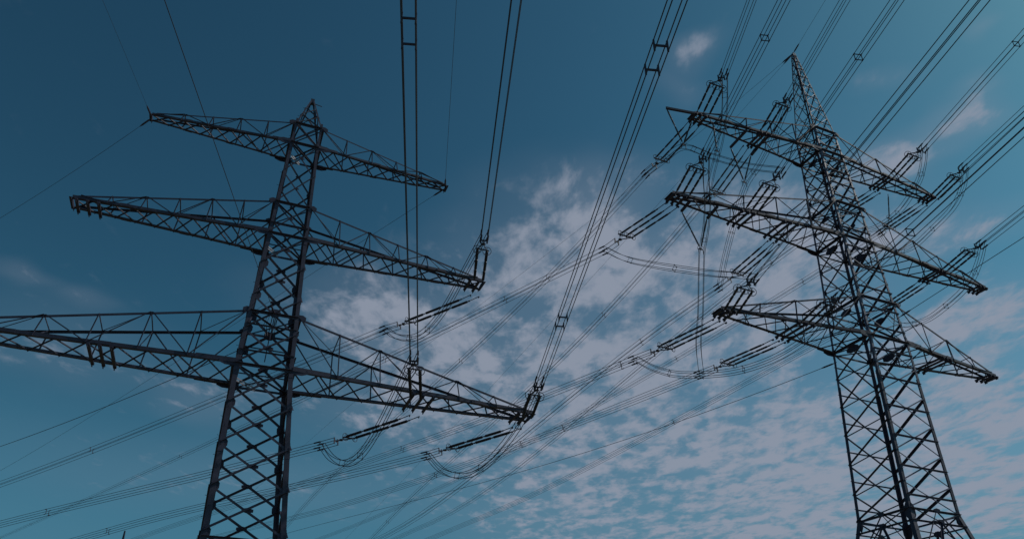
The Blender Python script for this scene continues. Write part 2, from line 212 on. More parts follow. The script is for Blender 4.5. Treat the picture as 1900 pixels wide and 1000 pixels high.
'j3': {'w': [[-4.674, 51.772, 19.382], [-4.519, 51.562, 19.151], [-4.303, 51.268, 18.819], [-4.048, 50.921, 18.44], [-3.776, 50.555, 18.07], [-3.511, 50.2, 17.764], [-3.247, 49.857, 17.52], [-2.97, 49.505, 17.302], [-2.687, 49.143, 17.112], [-2.403, 48.771, 16.952], [-2.125, 48.386, 16.825], [-1.852, 47.988, 16.734], [-1.581, 47.579, 16.677], [-1.312, 47.158, 16.65], [-1.046, 46.727, 16.649], [-0.783, 46.286, 16.671], [-0.523, 45.834, 16.718], [-0.266, 45.372, 16.794], [-0.011, 44.9, 16.893], [0.239, 44.418, 17.011], [0.484, 43.928, 17.141], [0.727, 43.429, 17.286], [0.967, 42.92, 17.45], [1.202, 42.403, 17.629], [1.429, 41.876, 17.821], [1.645, 41.34, 18.023], [1.861, 40.745, 18.259], [2.078, 40.092, 18.53], [2.28, 39.455, 18.802], [2.451, 38.905, 19.037], [2.574, 38.518, 19.202]]},
'v1': {'A': [12.489, 41.239, 42.655],
'B': [14.701, 42.533, 42.655],
'bot': [14.047, 43.305, 41.011]},
'v2': {'A': [18.373, 45.363, 42.655],
'B': [20.28, 46.206, 42.655],
'bot': [19.755, 47.261, 40.742]},
'v3': {'A': [12.962, 42.461, 34.17],
'B': [14.965, 43.235, 34.17],
'bot': [14.492, 44.162, 32.134]},
'v4': {'A': 0,
'B': [16.35, 42.792, 42.655],
'bot': [16.772, 44.074, 41.1]},
'v5': {'A': 0,
'B': [33.428, 51.074, 42.655],
'bot': [33.654, 52.18, 41.048]},
'br': [[0, [19.121, 43.543, 42.805], [18.423, 45.467, 42.805]], [0, [20.843, 44.283, 42.805], [20.335, 46.312, 42.805]], [1, [13.345, 41.445, 34.32], [13.008, 42.595, 34.32]], [1, [15.385, 42.009, 34.32], [15.018, 43.371, 34.32]], [0, [14.758, 41.851, 42.805], [12.523, 41.336, 42.805]]],
'j4': {'w': [[12.397, 48.685, 42.722], [12.5, 48.288, 42.576], [12.645, 47.727, 42.371], [12.813, 47.073, 42.13], [12.988, 46.398, 41.876], [13.15, 45.773, 41.631], [13.291, 45.184, 41.415], [13.423, 44.584, 41.212], [13.56, 43.992, 40.994], [13.712, 43.432, 40.733], [13.895, 42.923, 40.4], [14.111, 42.482, 39.976], [14.354, 42.096, 39.48], [14.615, 41.739, 38.94], [14.886, 41.386, 38.388], [15.161, 41.009, 37.853], [15.447, 40.612, 37.328], [15.749, 40.211, 36.796], [16.056, 39.804, 36.263], [16.353, 39.387, 35.739], [16.629, 38.958, 35.234], [16.896, 38.477, 34.714], [17.162, 37.944, 34.174], [17.409, 37.421, 33.662], [17.617, 36.97, 33.227], [17.767, 36.653, 32.917]]},
'j5': {'w': [[15.165, 36.16, 40.862], [15.278, 36.5, 40.977], [15.437, 36.979, 41.142], [15.623, 37.54, 41.332], [15.814, 38.125, 41.523], [15.989, 38.677, 41.693], [16.15, 39.19, 41.848], [16.312, 39.701, 42.003], [16.471, 40.221, 42.148], [16.623, 40.759, 42.274], [16.766, 41.326, 42.372], [16.903, 41.926, 42.435], [17.034, 42.553, 42.472], [17.158, 43.199, 42.488], [17.269, 43.859, 42.491], [17.363, 44.525, 42.488], [17.434, 45.205, 42.471], [17.483, 45.905, 42.438], [17.522, 46.612, 42.396], [17.563, 47.313, 42.354], [17.617, 47.997, 42.322], [17.691, 48.712, 42.299], [17.779, 49.467, 42.279], [17.868, 50.188, 42.263], [17.946, 50.803, 42.249], [18, 51.241, 42.24]]},
'j6': {'w': [[20.123, 38.079, 40.679], [20.13, 38.284, 40.649], [20.144, 38.569, 40.609], [20.156, 38.908, 40.557], [20.158, 39.274, 40.49], [20.143, 39.641, 40.407], [20.108, 40.018, 40.298], [20.056, 40.424, 40.166], [19.995, 40.843, 40.023], [19.928, 41.26, 39.881], [19.862, 41.661, 39.752], [19.798, 42.042, 39.638], [19.732, 42.415, 39.532], [19.662, 42.782, 39.43], [19.586, 43.147, 39.33], [19.502, 43.513, 39.229], [19.405, 43.868, 39.148], [19.297, 44.208, 39.088], [19.184, 44.555, 39.019], [19.074, 44.926, 38.912], [18.974, 45.343, 38.737], [18.885, 45.821, 38.474], [18.802, 46.347, 38.144], [18.724, 46.897, 37.775], [18.65, 47.446, 37.396], [18.58, 47.971, 37.036], [18.512, 48.476, 36.686], [18.446, 48.978, 36.328], [18.386, 49.469, 35.974], [18.334, 49.941, 35.633], [18.294, 50.388, 35.319], [18.269, 50.831, 35.018], [18.257, 51.276, 34.722], [18.252, 51.689, 34.451], [18.251, 52.037, 34.224], [18.249, 52.287, 34.06]]},
'j7': {'w': [[8.268, 47.058, 34.042], [8.404, 46.815, 33.758], [8.59, 46.474, 33.355], [8.815, 46.073, 32.887], [9.064, 45.648, 32.408], [9.323, 45.237, 31.971], [9.584, 44.839, 31.581], [9.856, 44.43, 31.203], [10.151, 44.01, 30.829], [10.485, 43.577, 30.449], [10.871, 43.132, 30.055], [11.355, 42.668, 29.635], [11.926, 42.184, 29.195], [12.518, 41.692, 28.752], [13.061, 41.2, 28.324], [13.488, 40.719, 27.927], [13.777, 40.249, 27.568], [13.975, 39.783, 27.235], [14.111, 39.32, 26.919], [14.219, 38.861, 26.61], [14.328, 38.405, 26.296], [14.438, 37.917, 25.955], [14.528, 37.397, 25.593], [14.6, 36.897, 25.246], [14.656, 36.47, 24.949], [14.699, 36.167, 24.738]]},
'j8': {'w': [[12.682, 34.984, 32.839], [12.739, 35.256, 32.802], [12.818, 35.639, 32.752], [12.913, 36.086, 32.691], [13.014, 36.552, 32.621], [13.116, 36.988, 32.545], [13.224, 37.395, 32.46], [13.343, 37.804, 32.365], [13.464, 38.215, 32.263], [13.579, 38.629, 32.156], [13.678, 39.046, 32.048], [13.76, 39.469, 31.936], [13.831, 39.896, 31.819], [13.894, 40.326, 31.699], [13.95, 40.755, 31.58], [14.003, 41.179, 31.465], [14.047, 41.581, 31.385], [14.081, 41.963, 31.338], [14.112, 42.351, 31.278], [14.148, 42.772, 31.156], [14.198, 43.254, 30.925], [14.267, 43.823, 30.54], [14.35, 44.462, 30.031], [14.438, 45.129, 29.468], [14.523, 45.782, 28.92], [14.596, 46.378, 28.454], [14.65, 46.912, 28.082], [14.691, 47.411, 27.758], [14.73, 47.884, 27.466], [14.778, 48.342, 27.188], [14.847, 48.793, 26.908], [14.95, 49.265, 26.607], [15.081, 49.753, 26.297], [15.217, 50.213, 26.005], [15.338, 50.605, 25.757], [15.421, 50.884, 25.58]]},
'j9': {'w': [[9.903, 47.143, 24.912], [10.04, 47.068, 24.77], [10.229, 46.963, 24.568], [10.455, 46.838, 24.334], [10.706, 46.699, 24.099], [10.968, 46.555, 23.89], [11.231, 46.411, 23.707], [11.506, 46.26, 23.529], [11.805, 46.097, 23.36], [12.14, 45.913, 23.204], [12.526, 45.701, 23.063], [12.99, 45.454, 22.937], [13.522, 45.178, 22.823], [14.082, 44.883, 22.723], [14.629, 44.577, 22.641], [15.122, 44.273, 22.58], [15.558, 43.968, 22.541], [15.964, 43.656, 22.523], [16.345, 43.338, 22.523], [16.707, 43.015, 22.539], [17.054, 42.688, 22.567], [17.387, 42.355, 22.612], [17.7, 42.015, 22.674], [17.996, 41.671, 22.749], [18.276, 41.325, 22.834], [18.54, 40.979, 22.924], [18.792, 40.633, 23.018], [19.032, 40.284, 23.118], [19.253, 39.935, 23.227], [19.451, 39.587, 23.348], [19.62, 39.243, 23.484], [19.755, 38.876, 23.652], [19.861, 38.486, 23.852], [19.943, 38.111, 24.055], [20.006, 37.791, 24.233], [20.054, 37.563, 24.356]]},
'j10': {'w': [[32.066, 43.155, 40.906], [32.203, 43.458, 40.898], [32.399, 43.884, 40.885], [32.623, 44.383, 40.872], [32.845, 44.902, 40.862], [33.035, 45.391, 40.857], [33.2, 45.837, 40.867], [33.361, 46.275, 40.889], [33.506, 46.723, 40.91], [33.623, 47.196, 40.92], [33.701, 47.712, 40.908], [33.736, 48.286, 40.855], [33.737, 48.909, 40.77], [33.708, 49.555, 40.678], [33.654, 50.197, 40.606], [33.582, 50.812, 40.58], [33.482, 51.406, 40.594], [33.352, 51.998, 40.631], [33.203, 52.575, 40.699], [33.048, 53.123, 40.807], [32.9, 53.629, 40.963], [32.754, 54.093, 41.171], [32.603, 54.522, 41.426], [32.452, 54.919, 41.722], [32.306, 55.286, 42.05], [32.171, 55.626, 42.404], [32.042, 55.947, 42.831], [31.914, 56.249, 43.337], [31.796, 56.517, 43.849], [31.697, 56.739, 44.297], [31.626, 56.9, 44.609]]},
'j11': {'w': [[36.605, 45.683, 41.249], [36.738, 45.963, 41.217], [36.931, 46.354, 41.172], [37.15, 46.815, 41.12], [37.36, 47.304, 41.065], [37.528, 47.779, 41.012], [37.657, 48.24, 40.959], [37.769, 48.716, 40.902], [37.859, 49.205, 40.846], [37.923, 49.709, 40.793], [37.955, 50.228, 40.747], [37.946, 50.769, 40.708], [37.901, 51.329, 40.674], [37.832, 51.902, 40.644], [37.75, 52.477, 40.618], [37.667, 53.044, 40.597], [37.581, 53.617, 40.564], [37.484, 54.202, 40.519], [37.379, 54.78, 40.487], [37.272, 55.331, 40.49], [37.168, 55.836, 40.553], [37.062, 56.302, 40.671], [36.951, 56.742, 40.827], [36.841, 57.145, 41.029], [36.741, 57.503, 41.286], [36.656, 57.807, 41.605], [36.587, 58.048, 42.048], [36.53, 58.235, 42.609], [36.484, 58.376, 43.197], [36.448, 58.483, 43.716], [36.42, 58.567, 44.075]]},
'j12': {'w': [[34.608, 44.096, 32.85], [34.727, 44.397, 32.809], [34.898, 44.819, 32.752], [35.093, 45.315, 32.685], [35.283, 45.835, 32.615], [35.441, 46.333, 32.548], [35.571, 46.806, 32.481], [35.693, 47.285, 32.411], [35.799, 47.775, 32.342], [35.88, 48.277, 32.276], [35.927, 48.795, 32.22], [35.933, 49.335, 32.17], [35.903, 49.897, 32.124], [35.85, 50.468, 32.085], [35.787, 51.037, 32.057], [35.727, 51.591, 32.044], [35.673, 52.132, 32.04], [35.616, 52.668, 32.04], [35.553, 53.197, 32.057], [35.478, 53.715, 32.101], [35.387, 54.219, 32.184], [35.27, 54.722, 32.296], [35.129, 55.225, 32.429], [34.98, 55.711, 32.598], [34.842, 56.159, 32.818], [34.73, 56.551, 33.105], [34.646, 56.891, 33.518], [34.58, 57.19, 34.046], [34.529, 57.444, 34.601], [34.489, 57.65, 35.093], [34.458, 57.803, 35.431]]},
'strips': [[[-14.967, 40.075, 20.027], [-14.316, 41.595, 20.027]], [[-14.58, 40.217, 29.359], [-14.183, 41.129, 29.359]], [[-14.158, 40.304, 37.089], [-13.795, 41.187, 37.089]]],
'cam': [1402.14522, 0.49034, -0.01015, -32.57795, 119.51927],
'fit': {'cam': [1402.14522, 0.49034, -0.01015, -32.57795, 119.51927],
'tL': [-13.42057, 40.36824, 0.35211],
'hL': [38.86009, 37.089, 31.87245, 29.35895, 23.57485, 20.02741],
'wL': [0.88184, 0.92049, 1.0758, 1.18286, 1.38922, 1.57853],
'w0L': 1.99657,
'aL': [10.28258, 13.31911, 16.93173],
'sL': [0.29109, 0.53518, 0.70269],
'vL': 1,
'tR': [26.26004, 47.10365, 0.39598],
'hR': [45.21334, 42.8052, 37.61024, 34.32046, 29.04907, 25.88698, 13.91392],
'wR': [1.06906, 1.1339, 1.29395, 1.41993, 1.61787, 1.74238, 2.09251],
'aR': [12.60073, 15.66556, 13.05114],
'sR': [0.332, 0.34342, 0.35038],
'vR': 1,
'arR': [12.20256, 14.79474, 12.25211],
'kv': [1.06155, 0.93528],
'alL': [9.71716, 12.36758, 16.93173],
'shL': [0.08629, 0.0281, -0.08825, -0.08145, -0.0984, -0.18996, 0.24659, 0.0971],
'shR': [-0.07242, 0.00678, 0.1789, 0.07258, 0.23595, 0.11045, -0.33562, -0.19663]},
'far': [-100.01, 207.12, 50.4]}
FIT = D['fit']

# ---------------- camera ----------------
f, pitch, roll, cx, cy = D['cam']
cd = bpy.data.cameras.new('camera'); cam = bpy.data.objects.new('camera', cd)
S.collection.objects.link(cam); S.camera = cam
cd.sensor_width = 36; cd.sensor_fit = 'HORIZONTAL'; cd.lens = f/1900*36
cd.shift_x = -cx/1900; cd.shift_y = cy/1900
cd.clip_start = .1; cd.clip_end = 6000
cam.location = (0, 0, 1.6)
cam.matrix_world = Matrix.Translation((0, 0, 1.6)) @ (Matrix.Rotation(math.pi/2 + pitch, 4, 'X') @ Matrix.Rotation(-roll, 4, 'Z'))

# ---------------- sky and sun ----------------
SUN_AZ, SUN_EL = R(80), R(46)
w = bpy.data.worlds.new('World'); S.world = w; w.use_nodes = True
nt = w.node_tree; N = nt.nodes; Lk = nt.links; N.clear()
def nd(t, **k):
    n = N.new(t)
    for a, b in k.items(): setattr(n, a, b)
    return n
def mth(op, a, b=None, c=None, clamp=False):
    n = nd('ShaderNodeMath', operation=op, use_clamp=clamp)
    for i, v in enumerate((a, b, c)):
        if v is None: continue
        if isinstance(v, (int, float)): n.inputs[i].default_value = v
        else: Lk.new(v, n.inputs[i])
    return n.outputs[0]
sky = nd('ShaderNodeTexSky', sky_type='NISHITA', sun_disc=False)
sky.sun_elevation = SUN_EL; sky.sun_rotation = SUN_AZ
sky.air_density = 1.0; sky.dust_density = .8; sky.ozone_density = 1
bg = nd('ShaderNodeBackground'); bg.inputs[1].default_value = .1
outw = nd('ShaderNodeOutputWorld')
tint = nd('ShaderNodeMix', data_type='RGBA', blend_type='MULTIPLY'); tint.inputs[0].default_value = 1
gm = nd('ShaderNodeGamma'); gm.inputs[1].default_value = 1.44; Lk.new(sky.outputs[0], gm.inputs[0])   # the photo's steep tone curve
Lk.new(gm.outputs[0], tint.inputs[6]); tint.inputs[7].default_value = (.162, .330, .272, 1)
tc = nd('ShaderNodeTexCoord')
nrm = nd('ShaderNodeVectorMath', operation='NORMALIZE'); Lk.new(tc.outputs['Generated'], nrm.inputs[0])
sep = nd('ShaderNodeSeparateXYZ'); Lk.new(nrm.outputs[0], sep.inputs[0])
zc = mth('MAXIMUM', sep.outputs[2], .06)
com = nd('ShaderNodeCombineXYZ')
Lk.new(mth('DIVIDE', sep.outputs[0], zc), com.inputs[0]); Lk.new(mth('DIVIDE', sep.outputs[1], zc), com.inputs[1])
P = com.outputs[0]                       # where the view ray meets the cloud deck (height 1)
def noise(vec, scale, detail, rough, dist=0, off=(0, 0, 0), stretch=(1, 1, 1), rot=0):
    mp = nd('ShaderNodeMapping'); Lk.new(vec, mp.inputs[0])
    mp.inputs[1].default_value = off; mp.inputs[3].default_value = stretch; mp.inputs[2].default_value = (0, 0, rot)
    n = nd('ShaderNodeTexNoise'); Lk.new(mp.outputs[0], n.inputs['Vector'])
    n.inputs['Scale'].default_value = scale; n.inputs['Detail'].default_value = detail
    n.inputs['Roughness'].default_value = rough; n.inputs['Distortion'].default_value = dist
    return n.outputs[0]
# cloud fields: centre on the deck, radius, strength
BLOBS = [(0.688, 2.734, 1.373, 1.405, 0.72), (-0.129, 2.587, 0.703, 0.803, 0.3), (0.303, 2.239, 0.554, 0.579, 0.55), (1.759, 3.027, 1.394, 1.804, 0.9), (1.995, 4.086, 2.239, 1.529, 0.9), (0.556, 4.209, 1.466, 1.072, 0.4), (0.165, 1.47, 0.414, 0.41, 0.8), (-0.057, 1.876, 0.634, 0.567, 0.75), (0.661, 1.739, 0.566, 0.551, 0.8), (0.685, 1.375, 0.381, 0.355, 0.75), (0.784, 1.129, 0.156, 0.097, 0.95), (0.826, 1.013, 0.087, 0.093, 1.0), (1.004, 1.411, 0.242, 0.174, 0.8), (1.325, 1.725, 0.364, 0.318, 0.85), (1.61, 2.206, 0.474, 0.684, 0.45), (0.17, 3.573, 0.896, 1.287, 0.5), (-0.341, 1.85, 0.45, 0.421, 0.68), (0.193, 1.268, 0.147, 0.15, 0.45), (0.35, 1.444, 0.371, 0.347, 0.5), (-0.398, 2.392, 0.606, 0.514, 0.55), (-1.179, 1.564, 0.073, 0.12, 0.5), (-1.159, 1.633, 0.069, 0.099, 0.42), (-1.083, 1.723, 0.1, 0.119, 0.42), (-1.273, 2.004, 0.483, 0.521, 0.42), (-0.958, 2.36, 0.311, 0.384, 0.6), (0.318, 0.883, 0.089, 0.06, 0.72), (0.3, 0.966, 0.085, 0.073, 0.45), (0.767, 0.872, 0.044, 0.031, 0.6), (0.668, 0.986, 0.067, 0.054, 0.35), (-0.767, 3.342, 0.974, 1.011, 0.35), (-1.566, 3.21, 0.948, 0.963, 0.25)]
tot = None
# warp the field edges
wn = nd('ShaderNodeTexNoise'); wn.inputs['Scale'].default_value = 2.5; wn.inputs['Detail'].default_value = 3; Lk.new(P, wn.inputs['Vector'])
sub = nd('ShaderNodeVectorMath', operation='SUBTRACT'); Lk.new(wn.outputs['Color'], sub.inputs[0]); sub.inputs[1].default_value = (.5, .5, .5)
sc = nd('ShaderNodeVectorMath', operation='SCALE'); Lk.new(sub.outputs[0], sc.inputs[0]); sc.inputs['Scale'].default_value = .35
ad = nd('ShaderNodeVectorMath', operation='ADD'); Lk.new(P, ad.inputs[0]); Lk.new(sc.outputs[0], ad.inputs[1])
for bx_, by_, rx_, ry_, st in BLOBS:
    m = nd('ShaderNodeMapping'); m.vector_type = 'TEXTURE'; Lk.new(ad.outputs[0], m.inputs[0])
    m.inputs[1].default_value = (bx_, by_, 0); m.inputs[3].default_value = (rx_, ry_, 1)
    m.inputs[2].default_value = (0, 0, -math.atan2(bx_, by_))
    ln = nd('ShaderNodeVectorMath', operation='LENGTH'); Lk.new(m.outputs[0], ln.inputs[0])
    mr = nd('ShaderNodeMapRange', interpolation_type='SMOOTHSTEP'); Lk.new(ln.outputs[1], mr.inputs[0])
    mr.inputs[1].default_value = 0; mr.inputs[2].default_value = 1; mr.inputs[3].default_value = st; mr.inputs[4].default_value = 0
    tot = mr.outputs[0] if tot is None else mth('ADD', tot, mr.outputs[0])
tot = mth('MINIMUM', tot, 1.0)
puff = noise(P, 9.5, 8, .6, .3, stretch=(1, .6, 1), rot=.45)
big = noise(P, 4.2, 4, .55, .2, off=(3, 1, 0))
fine = noise(P, 27, 5, .6, .25, off=(1, 5, 0), stretch=(1, .6, 1), rot=.35)
fld = mth('ADD', mth('ADD', mth('MULTIPLY', puff, 1.35), mth('MULTIPLY', big, .75)), mth('MULTIPLY', fine, .45))
fld = mth('SUBTRACT', fld, 1.275)
dens = mth('ADD', mth('MULTIPLY', fld, 2.2), mth('SUBTRACT', mth('MULTIPLY', tot, .98), .74))
cm = nd('ShaderNodeMapRange', interpolation_type='SMOOTHSTEP'); Lk.new(dens, cm.inputs[0])
cm.inputs[1].default_value = -.34; cm.inputs[2].default_value = .52; cm.inputs[3].default_value = 0; cm.inputs[4].default_value = .93
thin = nd('ShaderNodeMapRange', interpolation_type='SMOOTHSTEP'); Lk.new(tot, thin.inputs[0]); thin.inputs[1].default_value = .02; thin.inputs[2].default_value = .8; thin.inputs[3].default_value = .12; thin.inputs[4].default_value = 1
veil = mth('MULTIPLY', tot, .24)
mask = mth('MULTIPLY', mth('MAXIMUM', mth('MULTIPLY', cm.outputs[0], thin.outputs[0]), mth('ADD', mth('MULTIPLY', mth('MULTIPLY', cm.outputs[0], thin.outputs[0]), .76), veil)), mth('GREATER_THAN', sep.outputs[2], .0))
low = nd('ShaderNodeMapRange', interpolation_type='SMOOTHSTEP'); Lk.new(sep.outputs[2], low.inputs[0]); low.inputs[1].default_value = .04; low.inputs[2].default_value = .42; low.inputs[3].default_value = .85; low.inputs[4].default_value = 0
hz = nd('ShaderNodeMix', data_type='RGBA'); Lk.new(low.outputs[0], hz.inputs[0]); Lk.new(tint.outputs[2], hz.inputs[6]); hz.inputs[7].default_value = (.58, 1.6, 2.6, 1)
cl = nd('ShaderNodeMix', data_type='RGBA'); Lk.new(mask, cl.inputs[0]); Lk.new(hz.outputs[2], cl.inputs[6])
cl.inputs[7].default_value = (2.62, 2.98, 3.75, 1)
Lk.new(cl.outputs[2], bg.inputs[0]); Lk.new(bg.outputs[0], outw.inputs[0])
w.cycles.sampling_method = 'AUTOMATIC'

sd = bpy.data.lights.new('sun', 'SUN'); sd.energy = 1.7; sd.angle = R(.5); sd.color = (1, .96, .91)
so = bpy.data.objects.new('sun', sd); S.collection.objects.link(so)
dv = Vector((math.sin(SUN_AZ)*math.cos(SUN_EL), math.cos(SUN_AZ)*math.cos(SUN_EL), math.sin(SUN_EL)))
so.rotation_euler = dv.to_track_quat('Z', 'Y').to_euler(); so.location = dv*100
S.view_settings.view_transform = 'Standard'; S.view_settings.look = 'None'
S.view_settings.exposure = 0.0; S.view_settings.gamma = 1

# ---------------- materials ----------------
def mat(name, c1, c2, rough=.6, metal=0.0, scale=3, spec=.4):
    m = bpy.data.materials.new(name); m.use_nodes = True; t = m.node_tree; b = t.nodes['Principled BSDF']
    tcn = t.nodes.new('ShaderNodeTexCoord'); n = t.nodes.new('ShaderNodeTexNoise'); n.inputs['Scale'].default_value = scale
    n.inputs['Detail'].default_value = 6; n.inputs['Roughness'].default_value = .65
    r = t.nodes.new('ShaderNodeValToRGB'); r.color_ramp.elements[0].position = .35; r.color_ramp.elements[1].position = .68
    r.color_ramp.elements[0].color = (*c1, 1); r.color_ramp.elements[1].color = (*c2, 1)
    t.links.new(tcn.outputs['Object'], n.inputs['Vector']); t.links.new(n.outputs[0], r.inputs[0]); t.links.new(r.outputs[0], b.inputs['Base Color'])
    r2 = t.nodes.new('ShaderNodeMapRange'); t.links.new(n.outputs[0], r2.inputs[0]); r2.inputs[3].default_value = rough-.12; r2.inputs[4].default_value = rough+.14
    t.links.new(r2.outputs[0], b.inputs['Roughness']); b.inputs['Metallic'].default_value = metal
    b.inputs['Specular IOR Level'].default_value = spec
    return m
M = dict(
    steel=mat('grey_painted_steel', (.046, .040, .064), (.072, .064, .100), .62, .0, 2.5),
    galv_and_sunlit=mat('galvanised_and_sunlit_steel', (.085, .072, .115), (.15, .132, .20), .55, .0, 2.0),  # galvanised upper legs; also the painted sunlit tone of the front bracing
    sunlit_pale=mat('sunlit_pale_steel', (.18, .18, .22), (.26, .26, .31), .4, .0, 3),  # pale base colour stands in for sun catching the inner strips
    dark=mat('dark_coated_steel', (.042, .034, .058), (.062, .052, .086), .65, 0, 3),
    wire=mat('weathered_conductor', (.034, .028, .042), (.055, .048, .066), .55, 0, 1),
    ins=mat('brown_glazed_porcelain', (.028, .019, .028), (.048, .034, .046), .4, 0, 4),
    grass=mat('meadow_grass', (.10, .09, .05), (.19, .16, .09), .9, 0, .4))
M['low'] = M['dark']; M['top'] = M['dark']
COL = S.collection
# ---------------- helpers ----------------
def V(a): return Vector(a)
class MB:
    def __init__(s): s.v = []; s.f = []
    def prism(s, p0, p1, sec, a, b):
        p0, p1 = V(p0), V(p1); n = len(sec); i = len(s.v)
        for p in (p0, p1):
            for x, y in sec: s.v.append(p + a*x + b*y)
        for k in range(n): s.f.append((i+k, i+(k+1) % n, i+n+(k+1) % n, i+n+k))
        s.f.append(tuple(range(i+n-1, i-1, -1))); s.f.append(tuple(range(i+n, i+2*n)))
    def angle(s, p0, p1, size, a, b, t=None):          # rolled steel angle: flanges along a and b
        p0, p1 = V(p0), V(p1); ax = (p1-p0).normalized()
        a = V(a); a = (a - ax*a.dot(ax)).normalized(); b = V(b); b = b - ax*b.dot(ax); b = (b - a*b.dot(a)).normalized()
        t = t or max(size*.14, .012)
        s.prism(p0, p1, ((0, 0), (size, 0), (size, t), (t, t), (t, size), (0, size)), a, b)
    def box(s, p0, p1, wa, wb, a):
        p0, p1 = V(p0), V(p1); ax = (p1-p0).normalized(); a = V(a); a = (a - ax*a.dot(ax)).normalized(); b = ax.cross(a)
        s.prism(p0, p1, ((-wa/2, -wb/2), (wa/2, -wb/2), (wa/2, wb/2), (-wa/2, wb/2)), a, b)
    def plate(s, c, n, up, rx, ry, t=.02, k=8):
        c = V(c); n = V(n).normalized(); up = V(up); up = (up-n*up.dot(n)).normalized(); sd_ = n.cross(up)
        sec = [(rx*math.cos(math.pi*(2*i+1)/k), ry*math.sin(math.pi*(2*i+1)/k)) for i in range(k)]
        s.prism(c-n*t/2, c+n*t/2, sec, sd_, up)
    def tube(s, pts, r, n=6, radii=None):
        pts = [V(p) for p in pts]; base = len(s.v); up = Vector((0, 0, 1))
        for i, p in enumerate(pts):
            d = (pts[min(i+1, len(pts)-1)] - pts[max(i-1, 0)]).normalized()
            a = d.cross(up)
            if a.length < 1e-3: a = d.cross(Vector((1, 0, 0)))
            a.normalize(); b = a.cross(d); rr = radii[i] if radii else r
            for k in range(n):
                t = 2*math.pi*k/n; s.v.append(p + a*(rr*math.cos(t)) + b*(rr*math.sin(t)))
        for i in range(len(pts)-1):
            for k in range(n):
                q = base+i*n; s.f.append((q+k, q+(k+1) % n, q+n+(k+1) % n, q+n+k))
        s.f.append(tuple(range(base+n-1, base-1, -1))); e = base+(len(pts)-1)*n; s.f.append(tuple(range(e, e+n)))
    def ring(s, c, ax, R_, r, n=20, m=6, arc=1.0):
        c = V(c); ax = V(ax).normalized(); a = ax.orthogonal().normalized(); b = ax.cross(a)
        s.tube([c + a*(R_*math.cos(2*math.pi*arc*i/n)) + b*(R_*math.sin(2*math.pi*arc*i/n)) for i in range(n+1)], r, m)
    def build(s, name, m, parent=None, smooth=False, origin=None):
        me = bpy.data.meshes.new(name)
        o0 = V(origin) if origin is not None else (V(parent['_o']) if parent is not None and '_o' in parent else Vector((0, 0, 0)))
        me.from_pydata([tuple(v - o0) for v in s.v], [], s.f); me.materials.append(M[m] if isinstance(m, str) else m)
        if getattr(s, 'm2', None): 
            me.materials.append(M[s.m2])
            for p in me.polygons[s.k2:]: p.material_index = 1
        if smooth:
            for p in me.polygons: p.use_smooth = True
        o = bpy.data.objects.new(name, me); COL.objects.link(o)
        if parent is not None:
            o.parent = parent
            if '_o' not in parent or parent.type == 'MESH': pass
        else: o.location = o0
        return o
def empty(name, loc, label, cat, group=None):
    o = bpy.data.objects.new(name, None); COL.objects.link(o); o.location = loc; o['_o'] = list(loc); tag(o, label, cat, group); return o
def tag(o, label, cat, group=None):
    o['label'] = label; o['category'] = cat
    if group: o['group'] = group
def lerp(a, b, t): return a + (b-a)*t
def sub(mb, name, m, part, root, smooth=False):        # a sub-part: lies in the root's frame, child of a part
    o = mb.build(name, m, None, smooth, origin=root['_o']); o.location = (0, 0, 0); o.parent = part; return o

# ---------------- ground ----------------
g = MB(); g.v = [Vector((x, y, 0)) for x, y in ((-3000, -3000), (3000, -3000), (3000, 3000), (-3000, 3000))]; g.f = [(0, 1, 2, 3)]
go = g.build('ground', 'grass'); go['kind'] = 'structure'

# ---------------- pylons ----------------
class Tower:
    def __init__(s, t, levels, shifts, kv, root):
        s.X, s.Y, th = t; s.u = Vector((math.cos(th), math.sin(th), 0)); s.vv = Vector((-math.sin(th), math.cos(th), 0))
        s.lv = sorted(levels); s.sh = shifts; s.kv = kv; s.root = root
    def w(s, z):
        L = s.lv
        for (z0, w0, s0), (z1, w1, s1) in zip(L, L[1:]):
            if z <= z1: t = (z-z0)/(z1-z0); return w0+(w1-w0)*t, s0+(s1-s0)*t
        return L[-1][1], L[-1][2]
    def c(s, a, b, z):                                # a, b = -1/+1 (left/right, front/back)
        w_, sh = s.w(z); return Vector((s.X, s.Y, z)) + s.u*(a*w_+sh) + s.vv*(b*w_*s.kv)
    def p(s, x, y, z, sh=0): return Vector((s.X, s.Y, z)) + s.u*(x+sh) + s.vv*y

